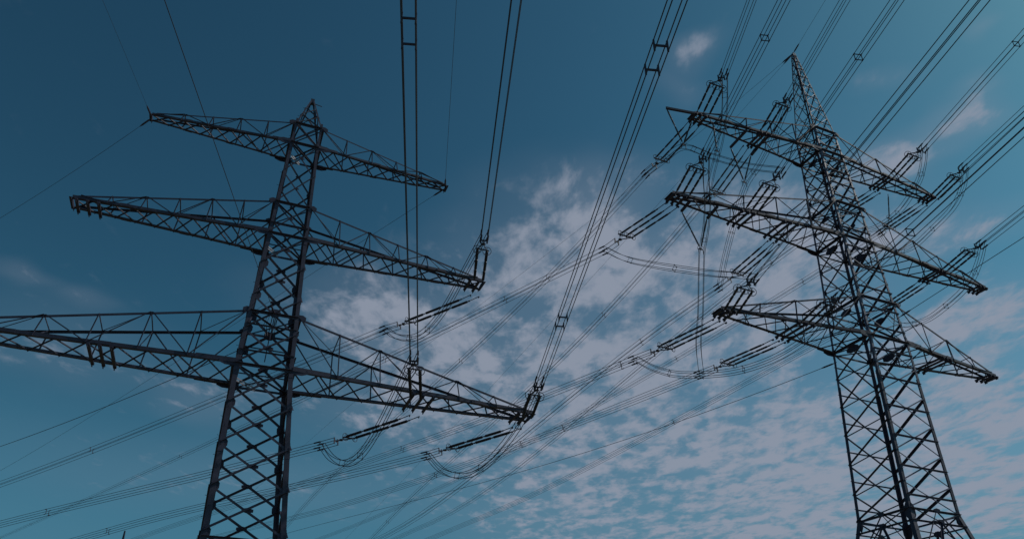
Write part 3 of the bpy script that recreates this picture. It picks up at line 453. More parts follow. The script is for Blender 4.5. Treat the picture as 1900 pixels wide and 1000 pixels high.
FACES = [((-1, -1), (1, -1)), ((1, -1), (1, 1)), ((1, 1), (-1, 1)), ((-1, 1), (-1, -1))]
def body(T, zs, dsz, gus, horiz, mname, name, gx=True, thin=1.0, corner=False):
    """one bracing mesh per face; corner=True gives two faces a single heavy diagonal per panel"""
    for fi, (A, B) in enumerate(FACES):
        mb = MB(); gp = MB()
        for z0, z1 in zip(zs, zs[1:]):
            a0, b0, a1, b1 = T.c(*A, z0), T.c(*B, z0), T.c(*A, z1), T.c(*B, z1)
            n = (b0-a0).cross(a1-a0).normalized(); ax = (b0-a0).normalized()
            cen = Vector((T.X, T.Y, z0))
            if n.dot(a0-cen) < 0: n = -n
            ds = dsz(z0); single = corner and fi in (1, 3); dt = ds if not corner else ds*thin
            if not (single and fi == 1): mb.angle(a0+n*.012, b1+n*.012, ds if single else dt, n.cross(b1-a0).normalized(), n)
            if not (single and fi == 3): mb.angle(b0-n*.012, a1-n*.012, ds if single else ds*thin, n.cross(a1-b0).normalized(), -n)
            wb, wt = (b0-a0).length, (b1-a1).length; t = wb/(wb+wt)
            x = a0.lerp(b1, t)
            if gx: gp.plate(x, n, a1-a0, gus(z0)*.85, gus(z0)*.36, .022, 6)
            if horiz and not single:
                l = a0.lerp(a1, t); r = b0.lerp(b1, t)
                mb.angle(l+n*.035, r+n*.035, ds*.75, Vector((0, 0, -1)), n)
            for q, s_ in ((a0, 1), (b0, -1)):
                gp.plate(q + ax*s_*gus(z0)*.42 - n*.03, n, a1-a0, gus(z0)*.62, gus(z0)*.85, .02)
        mb.k2 = len(mb.f); mb.m2 = 'dark'; b0 = len(mb.v); mb.v += gp.v; mb.f += [tuple(i+b0 for i in q) for q in gp.f]
        mb.build(name, 'galv_and_sunlit' if (corner and fi == 0) else mname, T.root)  # right pylon: sunlight on the front face is put into its paler colour
def ring_at(mb, T, z, size, cross=False):
    cs = [T.c(*k, z) for k in ((-1, -1), (1, -1), (1, 1), (-1, 1))]
    for i in range(4):
        p, q = cs[i], cs[(i+1) % 4]; o = ((p+q)/2 - Vector((T.X, T.Y, z))).normalized()
        mb.angle(p+o*.045, q+o*.045, size, Vector((0, 0, -1)), o)
    if cross:
        mb.angle(cs[0]-Vector((0, 0, .05)), cs[2]-Vector((0, 0, .05)), size*.6, T.u, Vector((0, 0, -1))); mb.angle(cs[1]-Vector((0, 0, .16)), cs[3]-Vector((0, 0, .16)), size*.6, T.u, Vector((0, 0, -1)))
def RG(T, q, size, cross):
    m_ = MB(); ring_at(m_, T, q, size, cross); m_.build('horizontal_frame', 'steel', T.root)
def legs(T, segs, names=None):
    for (a, b) in ((-1, -1), (1, -1), (1, 1), (-1, 1)):
        groups = {}
        for z0, z1, size, m in segs: groups.setdefault(m, []).append((z0, z1, size))
        first = None
        for m, ss in groups.items():
            mb = MB()
            for z0, z1, size in ss:
                mb.angle(T.c(a, b, z0)+T.u*a*.03+T.vv*b*.03, T.c(a, b, z1)+T.u*a*.03+T.vv*b*.03, size, -T.u*a, -T.vv*b, size*.13)
                # bolted splice: cover angle over the joint
                p0 = T.c(a, b, z0); p1 = T.c(a, b, z1); dd = (p1-p0).normalized()
                if (z0, z1, size) != ss[-1]: mb.angle(p1-dd*.45+T.u*a*.042+T.vv*b*.042, p1+dd*.45+T.u*a*.042+T.vv*b*.042, size*.92, -T.u*a, -T.vv*b, .022)
            if first is None: first = mb.build('leg', m, T.root)
            else: sub(mb, 'leg_section', m, first, T.root)
def stepbolts(T, a, b, z0, z1, step, m):
    z = z0; k = 0
    while z < z1 and k < 98:
        p = T.c(a, b, z) + T.u*a*.03 + T.vv*b*.03
        d = (T.u*a if k % 2 else T.vv*b)
        q = p - (T.vv*b*.1 if k % 2 else T.u*a*.1)
        mb = MB(); mb.tube([q, q + d*.17, q+d*.175+Vector((0, 0, .03))], .012, 5); mb.build('step_bolt', m, T.root); z += step; k += 1
def arm(T, side, zt, zb, L_, sy, sh, n, cs, ts, bs, mname, zslope=.0, hang=(), nx=2, chord_m=None, w_hang=.2, plates=True, tipbeams=(), halfposts=True):
    """tapering four-chord cross arm with frames, X braced underside and hanger beams"""
    B0 = [T.c(side, -1, zb), T.c(side, 1, zb)]; T0 = [T.c(side, -1, zt), T.c(side, 1, zt)]
    tip = [T.p(side*L_, -sy, zb+.02, sh), T.p(side*L_, sy, zb+.02, sh)]
    ttip = [t + Vector((0, 0, .22)) - T.u*side*.25 for t in tip]
    up = Vector((0, 0, 1)); mb = MB(); ux = T.u*side
    # bracing mesh is the part itself
    for i in range(1, n+1):
        t = i/n if i < n else .985; t0 = (i-1)/n
        f0 = [B0[j].lerp(tip[j], t0) for j in (0, 1)]; f1 = [B0[j].lerp(tip[j], t) for j in (0, 1)]
        g0 = [T0[j].lerp(ttip[j], t0) for j in (0, 1)]; g1 = [T0[j].lerp(ttip[j], t) for j in (0, 1)]
        for j, s_ in ((0, -1), (1, 1)):
            o = T.vv*s_
            if (g1[j]-f1[j]).length > .28 and i < n: mb.angle(f1[j]+o*.02, g1[j]+o*.02, ts, ux, o)
            if j == 0 or i in (1, 2):
                if i % 2: mb.angle(g0[j]+o*.035+ux*.05, f1[j]+o*.035, ts*.9, up, o)
                else: mb.angle(f0[j]+o*.035, g1[j]+o*.035, ts*.9, up, o)
        if i < n:
            mb.angle(g1[0], g1[1], ts*.9, ux, -up)
            if i % 2 == 0: mb.angle(f1[0], g1[1], ts*.8, ux, up)
            if i % 2: mb.angle(g0[0]+up*.03, g1[1]+up*.03, ts*.6, ux, up)
    m_ = round(n*nx)
    for i in range(m_):
        a0, a1 = i/m_, (i+1)/m_
        p0, p1 = B0[0].lerp(tip[0], a0), B0[1].lerp(tip[1], a0); q0, q1 = B0[0].lerp(tip[0], a1), B0[1].lerp(tip[1], a1)
        mb.angle(p0-up*.03, q1-up*.03, bs, ux, -up); mb.angle(p1+up*.03, q0+up*.03, bs, ux, up)
    part = mb.build('cross_arm', mname, T.root)
    ch = MB()
    for j, s_ in ((0, -1), (1, 1)):
        c_ = MB(); o = T.vv*s_
        c_.angle(B0[j]+o*.05-ux*.2, tip[j]+o*.05, cs, -up if False else up, -o, cs*.16)
        # splice plates on the chord
        for tt in (.0, .42, .72):
            p = B0[j].lerp(tip[j], tt); q = B0[j].lerp(tip[j], min(tt+(.14 if tt == 0 else .05), 1))
            c_.box(p+o*.075+up*cs*.5, q+o*.075+up*cs*.5, cs*(1.25 if tt == 0 else .95), .03, up)
        sub(c_, 'bottom_chord', chord_m or mname, part, T.root)
        c_ = MB(); c_.angle(T0[j]+o*.03, ttip[j]+o*.03, cs*.62, -up, -o, cs*.1); sub(c_, 'top_chord', mname, part, T.root)
    if plates:
        gp = MB()
        for j, s_ in ((0, -1), (1, 1)):
            o = T.vv*s_
            for arg in ((B0[j]+ux*.3+o*.035, o, up, .62, .24, .02, 8), (T0[j]+ux*.12+o*.03, o, up, .34, .22, .02, 8)):
                gp = MB(); gp.plate(*arg); sub(gp, 'gusset_plate', 'dark', part, T.root)
    e = MB(); e.angle(tip[0]-T.vv*.1, tip[1]+T.vv*.1, .16, -up, ux); e.plate((tip[0]+tip[1])/2-up*.02, ux, up, sy*.9, .16, .03, 6)
    sub(e, 'end_plate', 'dark', part, T.root)
    for grp, ext in ((hang, .18), (tipbeams, .18)):
        for x in grp:
            t = x/L_; p, q = B0[0].lerp(tip[0], (x-abs(T.w(zb)[0]))/(L_-T.w(zb)[0])), B0[1].lerp(tip[1], (x-abs(T.w(zb)[0]))/(L_-T.w(zb)[0]))
            h = MB(); dd = (q-p).normalized()
            h.box(p-dd*ext-up*.10, q+dd*ext-up*.10, w_hang, .10, T.u); h.box(p-dd*ext-up*.19, p-dd*(ext-.2)-up*.19, .05, .16, T.u); h.box(q+dd*ext-up*.19, q+dd*(ext-.2)-up*.19, .05, .16, T.u)
            sub(h, 'hanger_beam', 'dark', part, T.root)
    return part

# --- left pylon ---
hL, wL, shL = FIT['hL'], FIT['wL'], FIT['shL']
rootL = empty('lattice_pylon', (FIT['tL'][0], FIT['tL'][1], 0), 'left grey steel lattice pylon with long tapering arms and a short pointed top', 'pylon', 'lattice pylons')
lev = [(0, 2.75, shL[6])] + [(10, FIT['w0L']+.05, shL[6]-.03)] + [(hL[i], wL[i], shL[i]) for i in range(6)] + [(42, .10, shL[7])]
TL = Tower(FIT['tL'], lev, None, FIT['kv'][0], rootL)
z = hL
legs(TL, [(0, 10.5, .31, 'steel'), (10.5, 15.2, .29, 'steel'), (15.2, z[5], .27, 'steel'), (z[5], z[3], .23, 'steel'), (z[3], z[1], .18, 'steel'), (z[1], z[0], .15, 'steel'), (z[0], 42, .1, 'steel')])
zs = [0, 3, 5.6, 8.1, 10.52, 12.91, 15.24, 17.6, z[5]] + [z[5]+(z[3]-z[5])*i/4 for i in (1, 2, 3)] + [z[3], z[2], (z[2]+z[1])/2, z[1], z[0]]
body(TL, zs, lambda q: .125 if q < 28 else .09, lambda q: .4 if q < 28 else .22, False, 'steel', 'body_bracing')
mb = MB()
for q in (z[0], z[1], z[2], z[3], z[4], z[5]): RG(TL, q, .15, True)
RG(TL, 10.3, .13, False)
for q in (z[4]-.9, z[5]+.9, z[3]+.8): RG(TL, q, .08, False)
mb = MB()
pz = [z[0], z[0]+1.2, z[0]+2.1]
for (A, B) in FACES:
    for a_, b_ in zip(pz, pz[1:]):
        n = ((TL.c(*A, a_)+TL.c(*B, a_))/2 - Vector((TL.X, TL.Y, a_))).normalized()
        mb.angle(TL.c(*A, a_)+n*.02, TL.c(*B, b_)+n*.02, .07, Vector((0, 0, 1)), n); mb.angle(TL.c(*B, a_)-n*.02, TL.c(*A, b_)-n*.02, .07, Vector((0, 0, 1)), -n)
mb.build('peak_bracing', 'steel', rootL)
mb = MB(); mb.box(TL.c(0, 0, 41.8), TL.c(0, 0, 42.2), .26, .26, TL.u); mb.tube([TL.c(0, 0, 41.9), TL.c(0, 0, 41.8)+TL.u*.7], .03); mb.build('peak_cap', 'steel', rootL)
stepbolts(TL, -1, -1, 3, 41, .55, 'steel')
for b_ in (-1, 1):
    c_ = TL.c(0, b_, z[4]); h = MB(); h.plate(c_+TL.vv*b_*.08, TL.vv, (0, 0, 1), .36, .3, .03, 8)
    for s_ in (-.1, .1): h.box(c_+TL.u*s_, TL.c(0, 0, z[4])+TL.u*s_-TL.vv*.0, .07, .05, (0, 0, 1))
    h.box(c_+Vector((0, 0, -.1)), TL.c(0, b_, (z[4]+z[5])/2), .06, .05, TL.u); h.build('hub_plate', 'dark', rootL)
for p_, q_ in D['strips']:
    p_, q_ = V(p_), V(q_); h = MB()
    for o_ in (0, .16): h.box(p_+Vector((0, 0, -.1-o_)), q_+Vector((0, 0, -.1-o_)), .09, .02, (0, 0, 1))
    h.build('sunlit_strip', 'sunlit_pale', rootL)  # strips facing the viewer, sun glint painted as a pale colour
aL, alL, sL = FIT['aL'], FIT['alL'], FIT['sL']
for i, (n_, cs_) in enumerate(((5, .14), (6, .19), (6, .22))):
    for side, LL in ((-1, alL[i]), (1, aL[i])):
        hg = (); tb = ()
        if i == 1: tb = (LL-.25, LL-.85, LL-1.45) if side < 0 else (LL-.35, LL-.95)
        if i == 2: hg = [[9.1, 8.53, 7.95], [8.86, 9.47, 10.13]][0 if side < 0 else 1]; tb = (LL-.4, LL-1.0)
        arm(TL, side, z[2*i], z[2*i+1], LL, sL[i], shL[2*i+1], n_, cs_, .072, .065, 'steel', hang=hg, tipbeams=tb, w_hang=.17, nx=1.75)

# --- right pylon ---
hR, wR, shR = FIT['hR'], FIT['wR'], FIT['shR']
rootR = empty('lattice_pylon', (FIT['tR'][0], FIT['tR'][1], 0), 'right lattice pylon seen corner-on with a tall needle spire and many triple insulators', 'pylon', 'lattice pylons')
lev = [(0, 5.0, shR[6])] + [(hR[i], wR[i], shR[i]) for i in range(7)] + [(55, .09, shR[7])]
TR = Tower(FIT['tR'], lev, None, FIT['kv'][1], rootR)
z = hR
legs(TR, [(0, z[6], .28, 'low'), (z[6], 23.2, .22, 'dark'), (23.2, z[5], .17, 'galv_and_sunlit'), (z[5], z[3], .165, 'galv_and_sunlit'), (z[3], z[1], .15, 'galv_and_sunlit'), (z[1], z[0], .14, 'galv_and_sunlit'), (z[0], 55, .085, 'top')])
zs1 = [z[6], 15.6, 17.6, 19.65, 21.7, 23.8, z[5]]
zs2 = [z[5], (z[5]+z[4])/2, z[4]] + [z[4]+(z[3]-z[4])*i/3 for i in (1, 2)] + [z[3], (z[2]+z[3])/2, z[2]] + [z[2]+(z[1]-z[2])*i/4 for i in (1, 2, 3)] + [z[1], (z[0]+z[1])/2, z[0]]
body(TR, zs1, lambda q: .14, lambda q: .16, True, 'dark', 'body_bracing', gx=False, thin=.55, corner=True)
body(TR, zs2, lambda q: .12, lambda q: .2, True, 'dark', 'body_bracing', gx=False, thin=.6, corner=True)
zp = [z[0]]; st = 1.7
while zp[-1] + st < 54.6: zp.append(zp[-1]+st); st *= .9
zp.append(54.8)
body(TR, zp, lambda q: .07, lambda q: .03, True, 'dark', 'spire_bracing', gx=False, thin=.65, corner=True)
mb = MB()
for q in (z[0], z[1], z[2], z[3], z[4], z[5]): RG(TR, q, .15, True)
RG(TR, z[6], .12, False)
# splayed base below the waist: K bracing from a plate at mid face
mb = MB()
for (A, B) in FACES:
    m0 = (TR.c(*A, z[6]-.75)+TR.c(*B, z[6]-.75))/2; n = (m0 - Vector((TR.X, TR.Y, z[6]-.75))).normalized()
    up = Vector((0, 0, 1))
    mb.angle(TR.c(*A, z[6]-.75), TR.c(*B, z[6]-.75), .10, -up, n)
    for K_ in (A, B):
        mb.angle(m0+n*.04, TR.c(*K_, 5.2)+n*.04, .12, up, n)
        mb.angle(m0+up*.7-n*.04, TR.c(*K_, z[6]-3.4)-n*.04, .06, up, -n)
        mb.angle(m0+n*.07, TR.c(*K_, z[6])+n*.07, .07, up, n)
        mb.angle(TR.c(*K_, 9.5), (m0+TR.c(*K_, 5.2))/2, .08, up, n)
        mb.angle(TR.c(*K_, 5.2)+n*.02, (TR.c(*A, 0)+TR.c(*B, 0))/2+n*.02, .14, up, n)
    mb.angle(TR.c(*A, 5.2), TR.c(*B, 5.2), .15, -up, n)
    mb.plate(m0+n*.06, n, up, .28, .2, .03, 8); mb.plate(m0+up*.75, n, up, .26, .14, .03, 6)
    for K_, o_ in ((A, 1), (B, -1)):
        q = TR.c(*K_, z[6]-.2); mb.plate(q + (TR.c(*B, z[6])-TR.c(*A, z[6])).normalized()*o_*.22, n, up, .18, .5, .03, 6)
mb.build('splayed_base', 'dark', rootR)
# dark crossing plates high in the body
for q, r_ in ((z[1]-.6, .5), (z[2]-.9, .4), (z[3]-.5, .6), (z[4]-.6, .5), (z[5]-.35, .55)):
    for (A, B) in (FACES[1], FACES[3]):
        m0 = (TR.c(*A, q)+TR.c(*B, q))/2; n = (m0 - Vector((TR.X, TR.Y, q))).normalized(); mb = MB(); mb.plate(m0-n*.05, n, Vector((0, 0, 1)), r_, r_*.5, .04, 8); mb.build('crossing_plate', 'dark', rootR)
stepbolts(TR, -1, -1, 12.5, 50, .385, 'dark')
aR, arR, sR = FIT['aR'], FIT['arR'], FIT['sR']
HG = [[[6.76, 6.41, 5.95], [6.02, 6.43, 6.84]], [[10.16, 9.66, 9.16, 6.66, 6.1, 5.51], [8.72, 9.08, 9.51]], [[7.32, 6.79, 6.23], [5.55, 5.98, 6.48]]]
for i, (n_, cs_) in enumerate(((5, .17), (5, .19), (4, .19))):
    for side, LL in ((-1, aR[i]), (1, arR[i])):
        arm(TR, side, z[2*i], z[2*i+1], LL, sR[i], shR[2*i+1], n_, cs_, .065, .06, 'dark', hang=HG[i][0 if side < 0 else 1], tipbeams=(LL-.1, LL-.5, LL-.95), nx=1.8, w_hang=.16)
for lv_, p, q in D['br']:
    mb = MB(); mb.box(V(p)-Vector((0, 0, .1)), V(q)-Vector((0, 0, .1)), .16, .16, (0, 0, 1)); mb.build('hanger_bracket', 'dark', rootR)

# ---------------- insulator strings ----------------
def insulator(mb, p, q, r=.085, segs=3, horns=True):
    p, q = V(p), V(q); ax = (q-p); L_ = ax.length; ax.normalize()
    s_ = ax.orthogonal().normalized()
    if abs(s_.z) < .3: s_ = (Vector((0, 0, 1)) - ax*ax.z).normalized()
    pts = []; rad = []
    def add(t, rr): pts.append(p+ax*t); rad.append(rr)
    l = L_/segs; add(0, .02)
    for k in range(segs):
        a = k*l
        add(a+.02, .045); add(a+.12, .045)
        m = max(8, int((l-.26)/.055)); x = a+.13; st_ = (l-.26)/m
        for i in range(m):
            add(x, r*.5); add(x+st_*.35, r); add(x+st_*.5, r*.98); add(x+st_*.62, r*.5); x += st_
        add(a+l-.12, .045); add(a+l-.02, .045)
        add(a+l-.01, .022)
    mb.tube(pts, 0, 10, rad)
    if horns:
        for k in range(1, segs+1):
            for d_ in (-.16, .12):
                if k == segs and d_ > 0: continue
                c = p+ax*(k*l+d_)
                mb.tube([c, c+s_*.2+ax*.02, c+s_*.27+ax*(-.09 if d_ < 0 else .09)], .011, 4)
LB = {'a1': ('triple insulator string rising from the left tip of the right pylon top arm', 'wires rising to the top edge from the right pylon top arm left tip', 0), 'a2': ('triple insulator string rising beside the right pylon spire from mid top arm', 'wire bundle that passes just above the needle spire of the right pylon', 0), 'a3': ('triple insulator string rising from the left tip of the right pylon middle arm', 'wire bundle with an H spacer climbing left of the right pylon spire', 0), 'a4': ('triple insulator string rising from the inner left half of the middle arm', 'wire bundle with a spacer climbing right of the spire tip', 0), 'a5': ('triple insulator string rising from the left tip of the right pylon lowest arm', 'wire bundle crossing wide open sky to leave at top right', 0), 'a6': ('triple insulator string beside the mast on the lowest left arm of the right pylon', 'dark wire bundle passing just under the top arm right tip insulators', 0), 'a7': ('short triple insulator string above the middle of the top right arm', 'wire bundle with a star spacer near the upper right corner', 0), 'a8': ('triple insulator string rising from the right tip of the top arm', 'wire bundle leaving rightward from the top arm right tip', 0), 'a9': ('triple insulator string rising over the middle right arm near its end', 'lowest wire bundle leaving at the right picture edge', 0), 'b1': ('triple insulator string pulling down left from the top arm left tip', 'thin wire bundle descending steeply from the top arm left tip insulators', 0), 'b2': ('triple insulator string pulling down left under the middle of the top left arm', 'thin steep wire bundle descending across clouds from below the top arm middle', 0), 'b3': ('long triple insulator string pulling down left from the middle arm left tip', 'long wire bundle from the middle arm tip to behind the left pylon', 0), 'b4': ('triple insulator string pulling down left below the inner middle left arm', 'thin wire bundle descending from the inner middle arm strings of the right pylon', 0), 'b5': ('long triple insulator string pulling down left from the lowest arm left tip', 'wire bundle starting at the lowest left tip strings of the right pylon', 0), 'b6': ('triple insulator string pulling down left below the lowest left arm beside the mast', 'shallow wire bundle with spacers low in the middle, from the lowest inner string', 0), 'b7': ('triple insulator string partly behind the right pylon mast below the top right arm', 'faint wire bundle emerging behind the mast just below the top left arm', 0), 'b8': ('triple insulator string pulling down left from the right tip of the top arm', 'faint wire bundle emerging behind the mast between middle and lowest arms', 0), 'b9': ('triple insulator string pulling down left below the middle right arm', 'faint wire bundle passing behind the lowest left arm of the right pylon', 0), 'c1': ('twin insulator string standing up from the middle arm right tip of the left pylon', 'four near wires rising from the left pylon middle arm tip to the top edge', 0), 'c2': ('twin insulator string standing up from the lowest arm right tip of the left pylon', 'four near wires slanting up right from the left pylon lowest arm tip', 0), 'c3': ('twin insulator string standing up from mid lowest right arm of the left pylon', 'two vertical pairs of near wires crossing in front of the left pylon arms', 0), 'e1': ('thick twin insulator string pulling left below the middle arm right tip of the left pylon', 'wires from the left pylon middle tip passing behind its mast down to the left', 0), 'e2': ('thick twin insulator string pulling left below the middle of the lowest right arm', 'shallow wires from the lowest arm middle passing behind the mast foot', 0), 'e3': ('thick twin insulator string pulling left below the lowest arm right tip', 'lowest wires from the left pylon lowest tip to the bottom left edge', 0)}
for k in ['a1', 'a2', 'a3', 'a4', 'a5', 'a6', 'a7', 'a8', 'a9', 'b1', 'b2', 'b3', 'b4', 'b5', 'b6', 'b7', 'b8', 'b9', 'c1', 'c2', 'c3', 'e1', 'e2', 'e3']:
    e = D[k]; p, q, E = V(e['P']), V(e['Q']), V(e['E']); T = TR if e['t'] == 'R' else TL
    n = e['n']; lab, blab, jn = LB[k]
    p = p - Vector((0, 0, .16)); ax = (q-p).normalized(); u = T.u; sp = .52 if n == 3 else .62
    tb = 'tension_insulator'
    root = empty(tb, p, lab, 'insulator string', 'insulator strings of the %s pylon' % ('right' if e['t'] == 'R' else 'left'))
    ln = .45 if e['near'] and n == 3 else (.9 if not e['near'] else .35)
    ends = []
    for i in range(n):
        o = u*((i-(n-1)/2)*sp); a = p+o; b = q+o
        # bends of the string keep all rods parallel
        s0 = a + ax*ln; s1 = b - ax*.08
        im = MB(); insulator(im, s0, s1, .095 if n == 2 else .075); im.build('insulator', 'ins', root, True)
        lk = MB(); lk.tube([a+Vector((0, 0, .06)), s0], .028, 6); lk.tube([s0-ax*.1, s0], .05, 6); lk.plate(a+ax*.05, u, ax, .06, .1, .04, 6); lk.build('link_rod', 'dark', root)
        ends.append(b)
    dE = (E-q); yk = q + dE.normalized()*.55
    # triangular yoke
    y = MB(); nrm_ = u.cross(ax).normalized()
    w_ = (n-1)/2*sp+.12
    y.box(ends[0]-u*.12, ends[-1]+u*.12, .10, .05, ax)
    y.box(ends[0], yk, .06, .035, nrm_); y.box(ends[-1], yk, .06, .035, nrm_)
    y.plate(yk, nrm_, dE, .16, .13, .05, 6)
    yk2 = yk + dE.normalized()*.35
    y.box(yk, yk2, .06, .05, nrm_)
    y.build('yoke_plate', 'dark', root)
    for b in ends:
        r_ = MB(); r_.ring(b-ax*.12, ax if n == 2 or e['near'] else ax, .25 if n == 3 else .26, .02, 22, 6)
        r_.tube([b, b-ax*.12+nrm_*.22], .013, 5); r_.tube([b, b-ax*.12-nrm_*.22], .013, 5)
        r_.build('grading_ring', 'dark', root)
    # four dead-end clamps
    wpts = [V(x) for x in e['w']]; wd = (wpts[1]-wpts[0]).normalized(); lat = wd.cross(Vector((0, 0, 1))).normalized(); up = lat.cross(wd)
    off = [lat*a_+up*b_ for a_ in (-.2, .2) for b_ in (-.2, .2)]
    cb = MB()
    cb.box(yk2-lat*.22, yk2+lat*.22, .09, .04, up); 
    for a_ in (-1, 1): cb.box(yk2+lat*.2*a_-up*.22, yk2+lat*.2*a_+up*.22, .09, .04, lat)
    cb.build('spreader_yoke', 'dark', root)
    for o in off:
        c_ = MB(); c_.tube([yk2+o, E+o-wd*.55], .02, 6); c_.tube([E+o-wd*.6, E+o-wd*.5, E+o-wd*.08, E+o], 0, 8, [.03, .052, .052, .028])
        c_.tube([E+o-wd*.4, E+o-wd*.55-Vector((0, 0, .16))], .022, 6); c_.build('dead_end_clamp', 'dark', root)
    # conductor bundle
    rb = empty('conductor_bundle', tuple(E), blab, 'power line', 'four-wire conductor bundles')
    cr = .019 if e['near'] else .017
    for o in off:
        s_ = MB(); s_.tube([x+o for x in wpts], cr, 6); s_.build('wire', 'wire', rb, True)
    spp = [V(x) for x in e['sp']]
    if e['near']:
        spp = spp + [wpts[0]+wd*(x+3*random.random()) for x in ((38, 62) if e['sp'] else (30, 55))]
    for sx in spp:
        if e['near'] and n == 2:
            for a_ in (-1, 1):
                s_ = MB(); s0 = sx+wd*.45*a_
                s_.box(s0-lat*.22, s0+lat*.22, .06, .045, up)
                for b_ in (-1, 1): s_.box(s0+lat*.2*b_-up*.22, s0+lat*.2*b_+up*.22, .05, .04, lat)
                s_.build('spacer', 'dark', rb)
            continue
        s_ = MB()
        for a_ in (-1, 1):
            if e['near']: s_.box(sx+up*.2*a_-lat*.22, sx+up*.2*a_+lat*.22, .035, .035, up)
            else: s_.box(sx+lat*.2*a_+wd*.12*a_-up*.22, sx+lat*.2*a_+wd*.12*a_+up*.22, .035, .035, lat)
        if e['near'] and n == 3:
            for a_ in (-1, 1): s_.box(sx+lat*.2*a_-up*.2, sx+lat*.2*a_+up*.2, .03, .03, lat)
        for o in off: s_.tube([sx+o-wd*.07, sx+o+wd*.07], .032, 6)
        s_.build('spacer', 'dark', rb)

# ---------------- suspended V strings and posts ----------------
for k, lab in [('v1', 'V shaped insulator pair below the projecting left end of the top arm'), ('v2', 'V shaped insulator pair below brackets in the middle of the top left arm'), ('v3', 'V shaped insulator pair below brackets near the middle arm left tip'), ('v4', 'single hanging insulator below the top left arm beside its tip'), ('v5', 'single hanging insulator below the top right arm')]:
    e = D[k]; bt = V(e['bot']); root = empty('suspension_insulator', tuple(e['B']), lab, 'insulator string', 'insulators that hold jumper cables')
    for a in ([e['A'], e['B']] if e['A'] else [e['B']]):
        a = V(a); d_ = (bt-a); im = MB(); insulator(im, a+d_*.06, a+d_*.93, .075, 2, False); im.build('insulator', 'ins', root, True)
        l_ = MB(); l_.tube([a+Vector((0, 0, .1)), a+d_*.07], .028, 6); l_.build('link_rod', 'dark', root)
    h = MB(); u = TR.u; dn = Vector((0, 0, -1))
    for s_ in (-1, 1):
        h.tube([bt+u*.03*s_, bt+u*.2*s_+dn*.02, bt+u*.2*s_+dn*.42], .028, 6)
        h.ring(bt+u*.16*s_-dn*.1, u, .13, .015, 16, 5)
    h.plate(bt, TR.vv, (0, 0, 1), .15, .1, .04, 6)
    h.build('jumper_clamp', 'dark', root)

# ---------------- jumper cables ----------------
for k, lab in [('j1', 'jumper cable loop hanging under the left pylon middle arm right tip'), ('j2', 'jumper cable loop hanging under the middle of the left pylon lowest right arm'), ('j3', 'large jumper cable loop hanging under the left pylon lowest right tip'), ('j4', 'jumper cable running through the projecting V insulator below the top arm tip'), ('j5', 'vertical jumper cable dropping in front of the top arm left tip'), ('j6', 'jumper cable dropping through the middle V insulator of the top left arm'), ('j7', 'nearly level jumper cable sagging below the middle left arm of the right pylon'), ('j8', 'long vertical jumper cable dropping through the V insulator below the middle arm tip'), ('j9', 'level jumper cable sagging below the lowest left arm of the right pylon'), ('j10', 'jumper cable curving down behind the mast below the middle of the top right arm'), ('j11', 'jumper cable loop curving below the right tip of the top arm'), ('j12', 'jumper cable curving behind the middle right arm of the right pylon')]:
    pts = [V(x) for x in D[k]['w']]; root = empty('jumper_cable', tuple(pts[0]), lab, 'jumper cable', 'four-strand jumper cables')
    left = k in ('j1', 'j2', 'j3'); u = TL.u if left else TR.u; vv = TL.vv if left else TR.vv; n = len(pts)
    def offs(i, a_, b_):
        t = min(i, n-1-i)/(n-1); d_ = (pts[min(i+1, n-1)]-pts[max(i-1, 0)]).normalized()
        lt = d_.cross(Vector((0, 0, 1)));
        if lt.length < .35: lt = u.copy()
        lt = (lt - d_*lt.dot(d_)).normalized()
        if lt.dot(u) < 0: lt = -lt
        o2 = lt.cross(d_); return lt*a_*.17 + o2*b_*.17
    for a_ in (-1, 1):
        for b_ in (-1, 1):
            s_ = MB(); s_.tube([p+offs(i, a_, b_) for i, p in enumerate(pts)], .022 if left else .018, 6); s_.build('strand', 'wire', root, True)
    for fr in ((.25, .5, .75) if not left else (.3, .52, .8)):
        i = int(fr*(n-1)); s_ = MB(); c = [pts[i]+offs(i, a_, b_) for a_, b_ in ((-1, -1), (1, -1), (1, 1), (-1, 1))]
        for q in range(4): s_.tube([c[q], c[(q+1) % 4]], .014, 5)
        for q in c: s_.tube([q-Vector((0, 0, .05)), q+Vector((0, 0, .05))], .026, 5)
        s_.build('spacer', 'dark', root)

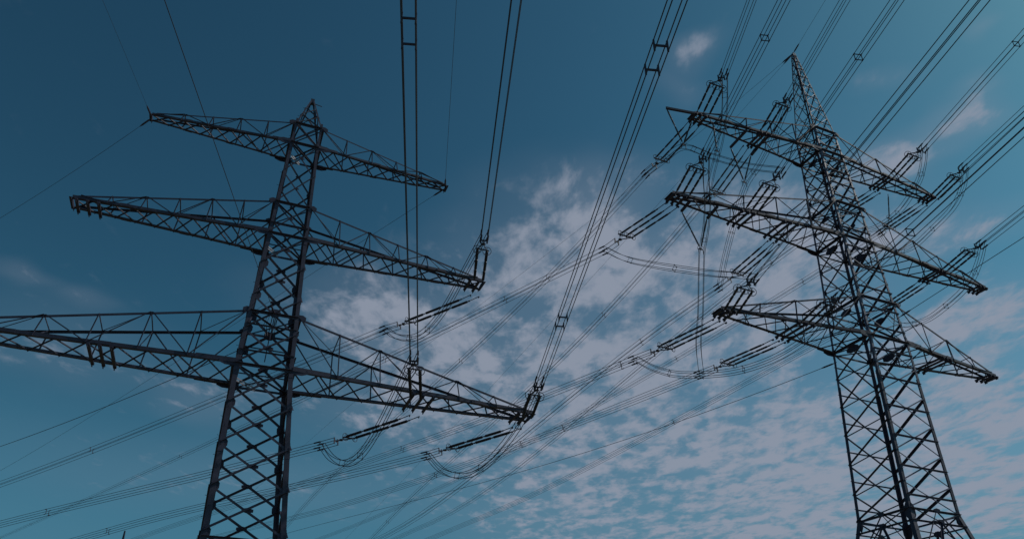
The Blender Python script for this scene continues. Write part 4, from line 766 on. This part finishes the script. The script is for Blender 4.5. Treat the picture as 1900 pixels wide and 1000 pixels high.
# ---------------- earth wires and single cables ----------------
for k, lab, r_ in [('w1', 'thin earth wire rising right from the tip of the tall spire', 0.012), ('w2', 'thin earth wire descending left from the spire tip, upper of the two', 0.012), ('w3', 'thin earth wire descending left from the spire tip, lower and steeper of the two', 0.011), ('w4', 'faint earth wire rising from the left tip of the left pylon top arm', 0.009), ('w5', 'thin earth wire rising from the right tip of the left pylon top arm', 0.012), ('w6', 'earth wire descending to the left edge from the left pylon top arm left tip', 0.013), ('w7', 'thin earth wire descending from the top arm right tip behind the left pylon mast', 0.013), ('w8', 'dark single cable from the top edge to the middle of the left pylon mast', 0.017), ('w9', 'thick dark single cable from the left pylon mast to the left edge', 0.022), ('w10', 'dark single cable descending left from the mast of the right pylon low in the clouds', 0.02), ('w11', 'dark single cable from the right edge to the right pylon mast', 0.02)]:
    pts = [V(x) for x in D[k]['w']]; o = MB(); o.tube(pts, r_, 6)
    root = empty('single_wire', tuple(pts[0]), lab, 'cable', 'single earth wires and cables')
    o.build('wire', 'wire', root, True)
    d_ = (pts[1]-pts[0]).normalized(); c_ = MB()
    c_.tube([pts[0]+d_*.1, pts[0]+d_*.35, pts[0]+d_*.9, pts[0]+d_*1.15], 0, 8, [.02, .06, .06, .02]); c_.tube([pts[0]-d_*.05, pts[0]+d_*.15], .025, 6)
    c_.build('wire_clamp', 'dark', root)
# cable loop hanging at the mast of the left pylon
c0 = TL.c(0, -.6, hL[4]); mb = MB()
for s_ in (0, .12): mb.tube([c0+TL.u*(-.35+s_)+Vector((0, 0, .25)), c0+TL.u*(-.5+s_)+Vector((0, 0, -.5)), c0+TL.u*(-.3+s_)+Vector((0, 0, -1.2)), c0+TL.u*(.05+s_)+Vector((0, 0, -.9)), c0+TL.u*.2+Vector((0, 0, .1))], .02, 6)
lo = mb.build('cable_loop', 'wire', rootL)
# ---------------- far pylon top at the lower left ----------------
fp = V(D['far']); root = empty('distant_pylon', (fp.x, fp.y, 0), 'tiny distant pylon top low at the left between wires', 'pylon')
mb = MB(); h_ = fp.z
for a_ in (-1, 1):
    for b_ in (-1, 1): mb.box((fp.x+a_*1.8, fp.y+b_*1.8, 0), (fp.x+a_*.08, fp.y+b_*.08, h_), .14, .14, (1, 0, 0))
mb.build('leg', 'steel', root)
mb = MB(); q = 0
while q < h_-2:
    w0, w1 = 1.8-(1.7*q/h_), 1.8-1.7*(q+3)/h_
    for (A, B) in FACES: mb.box((fp.x+A[0]*w0, fp.y+A[1]*w0, q), (fp.x+B[0]*max(w1, .1), fp.y+B[1]*max(w1, .1), min(q+3, h_)), .08, .08, (0, 0, 1))
    q += 3
mb.build('bracing', 'steel', root)
mb = MB()
for zz, ll in ((h_-9, 7), (h_-16, 10)):
    for s_ in (-.5, .5): mb.box((fp.x-ll, fp.y+s_*.3, zz), (fp.x+ll, fp.y+s_*.3, zz), .25, .25, (0, 0, 1))
    mb.box((fp.x-ll, fp.y, zz+.1), (fp.x, fp.y, zz+2.2), .2, .2, (0, 0, 1)); mb.box((fp.x+ll, fp.y, zz+.1), (fp.x, fp.y, zz+2.2), .2, .2, (0, 0, 1))
mb.build('cross_arm', 'steel', root)
for o in bpy.data.objects:
    if '_o' in o: del o['_o']
S.render.engine = 'CYCLES'
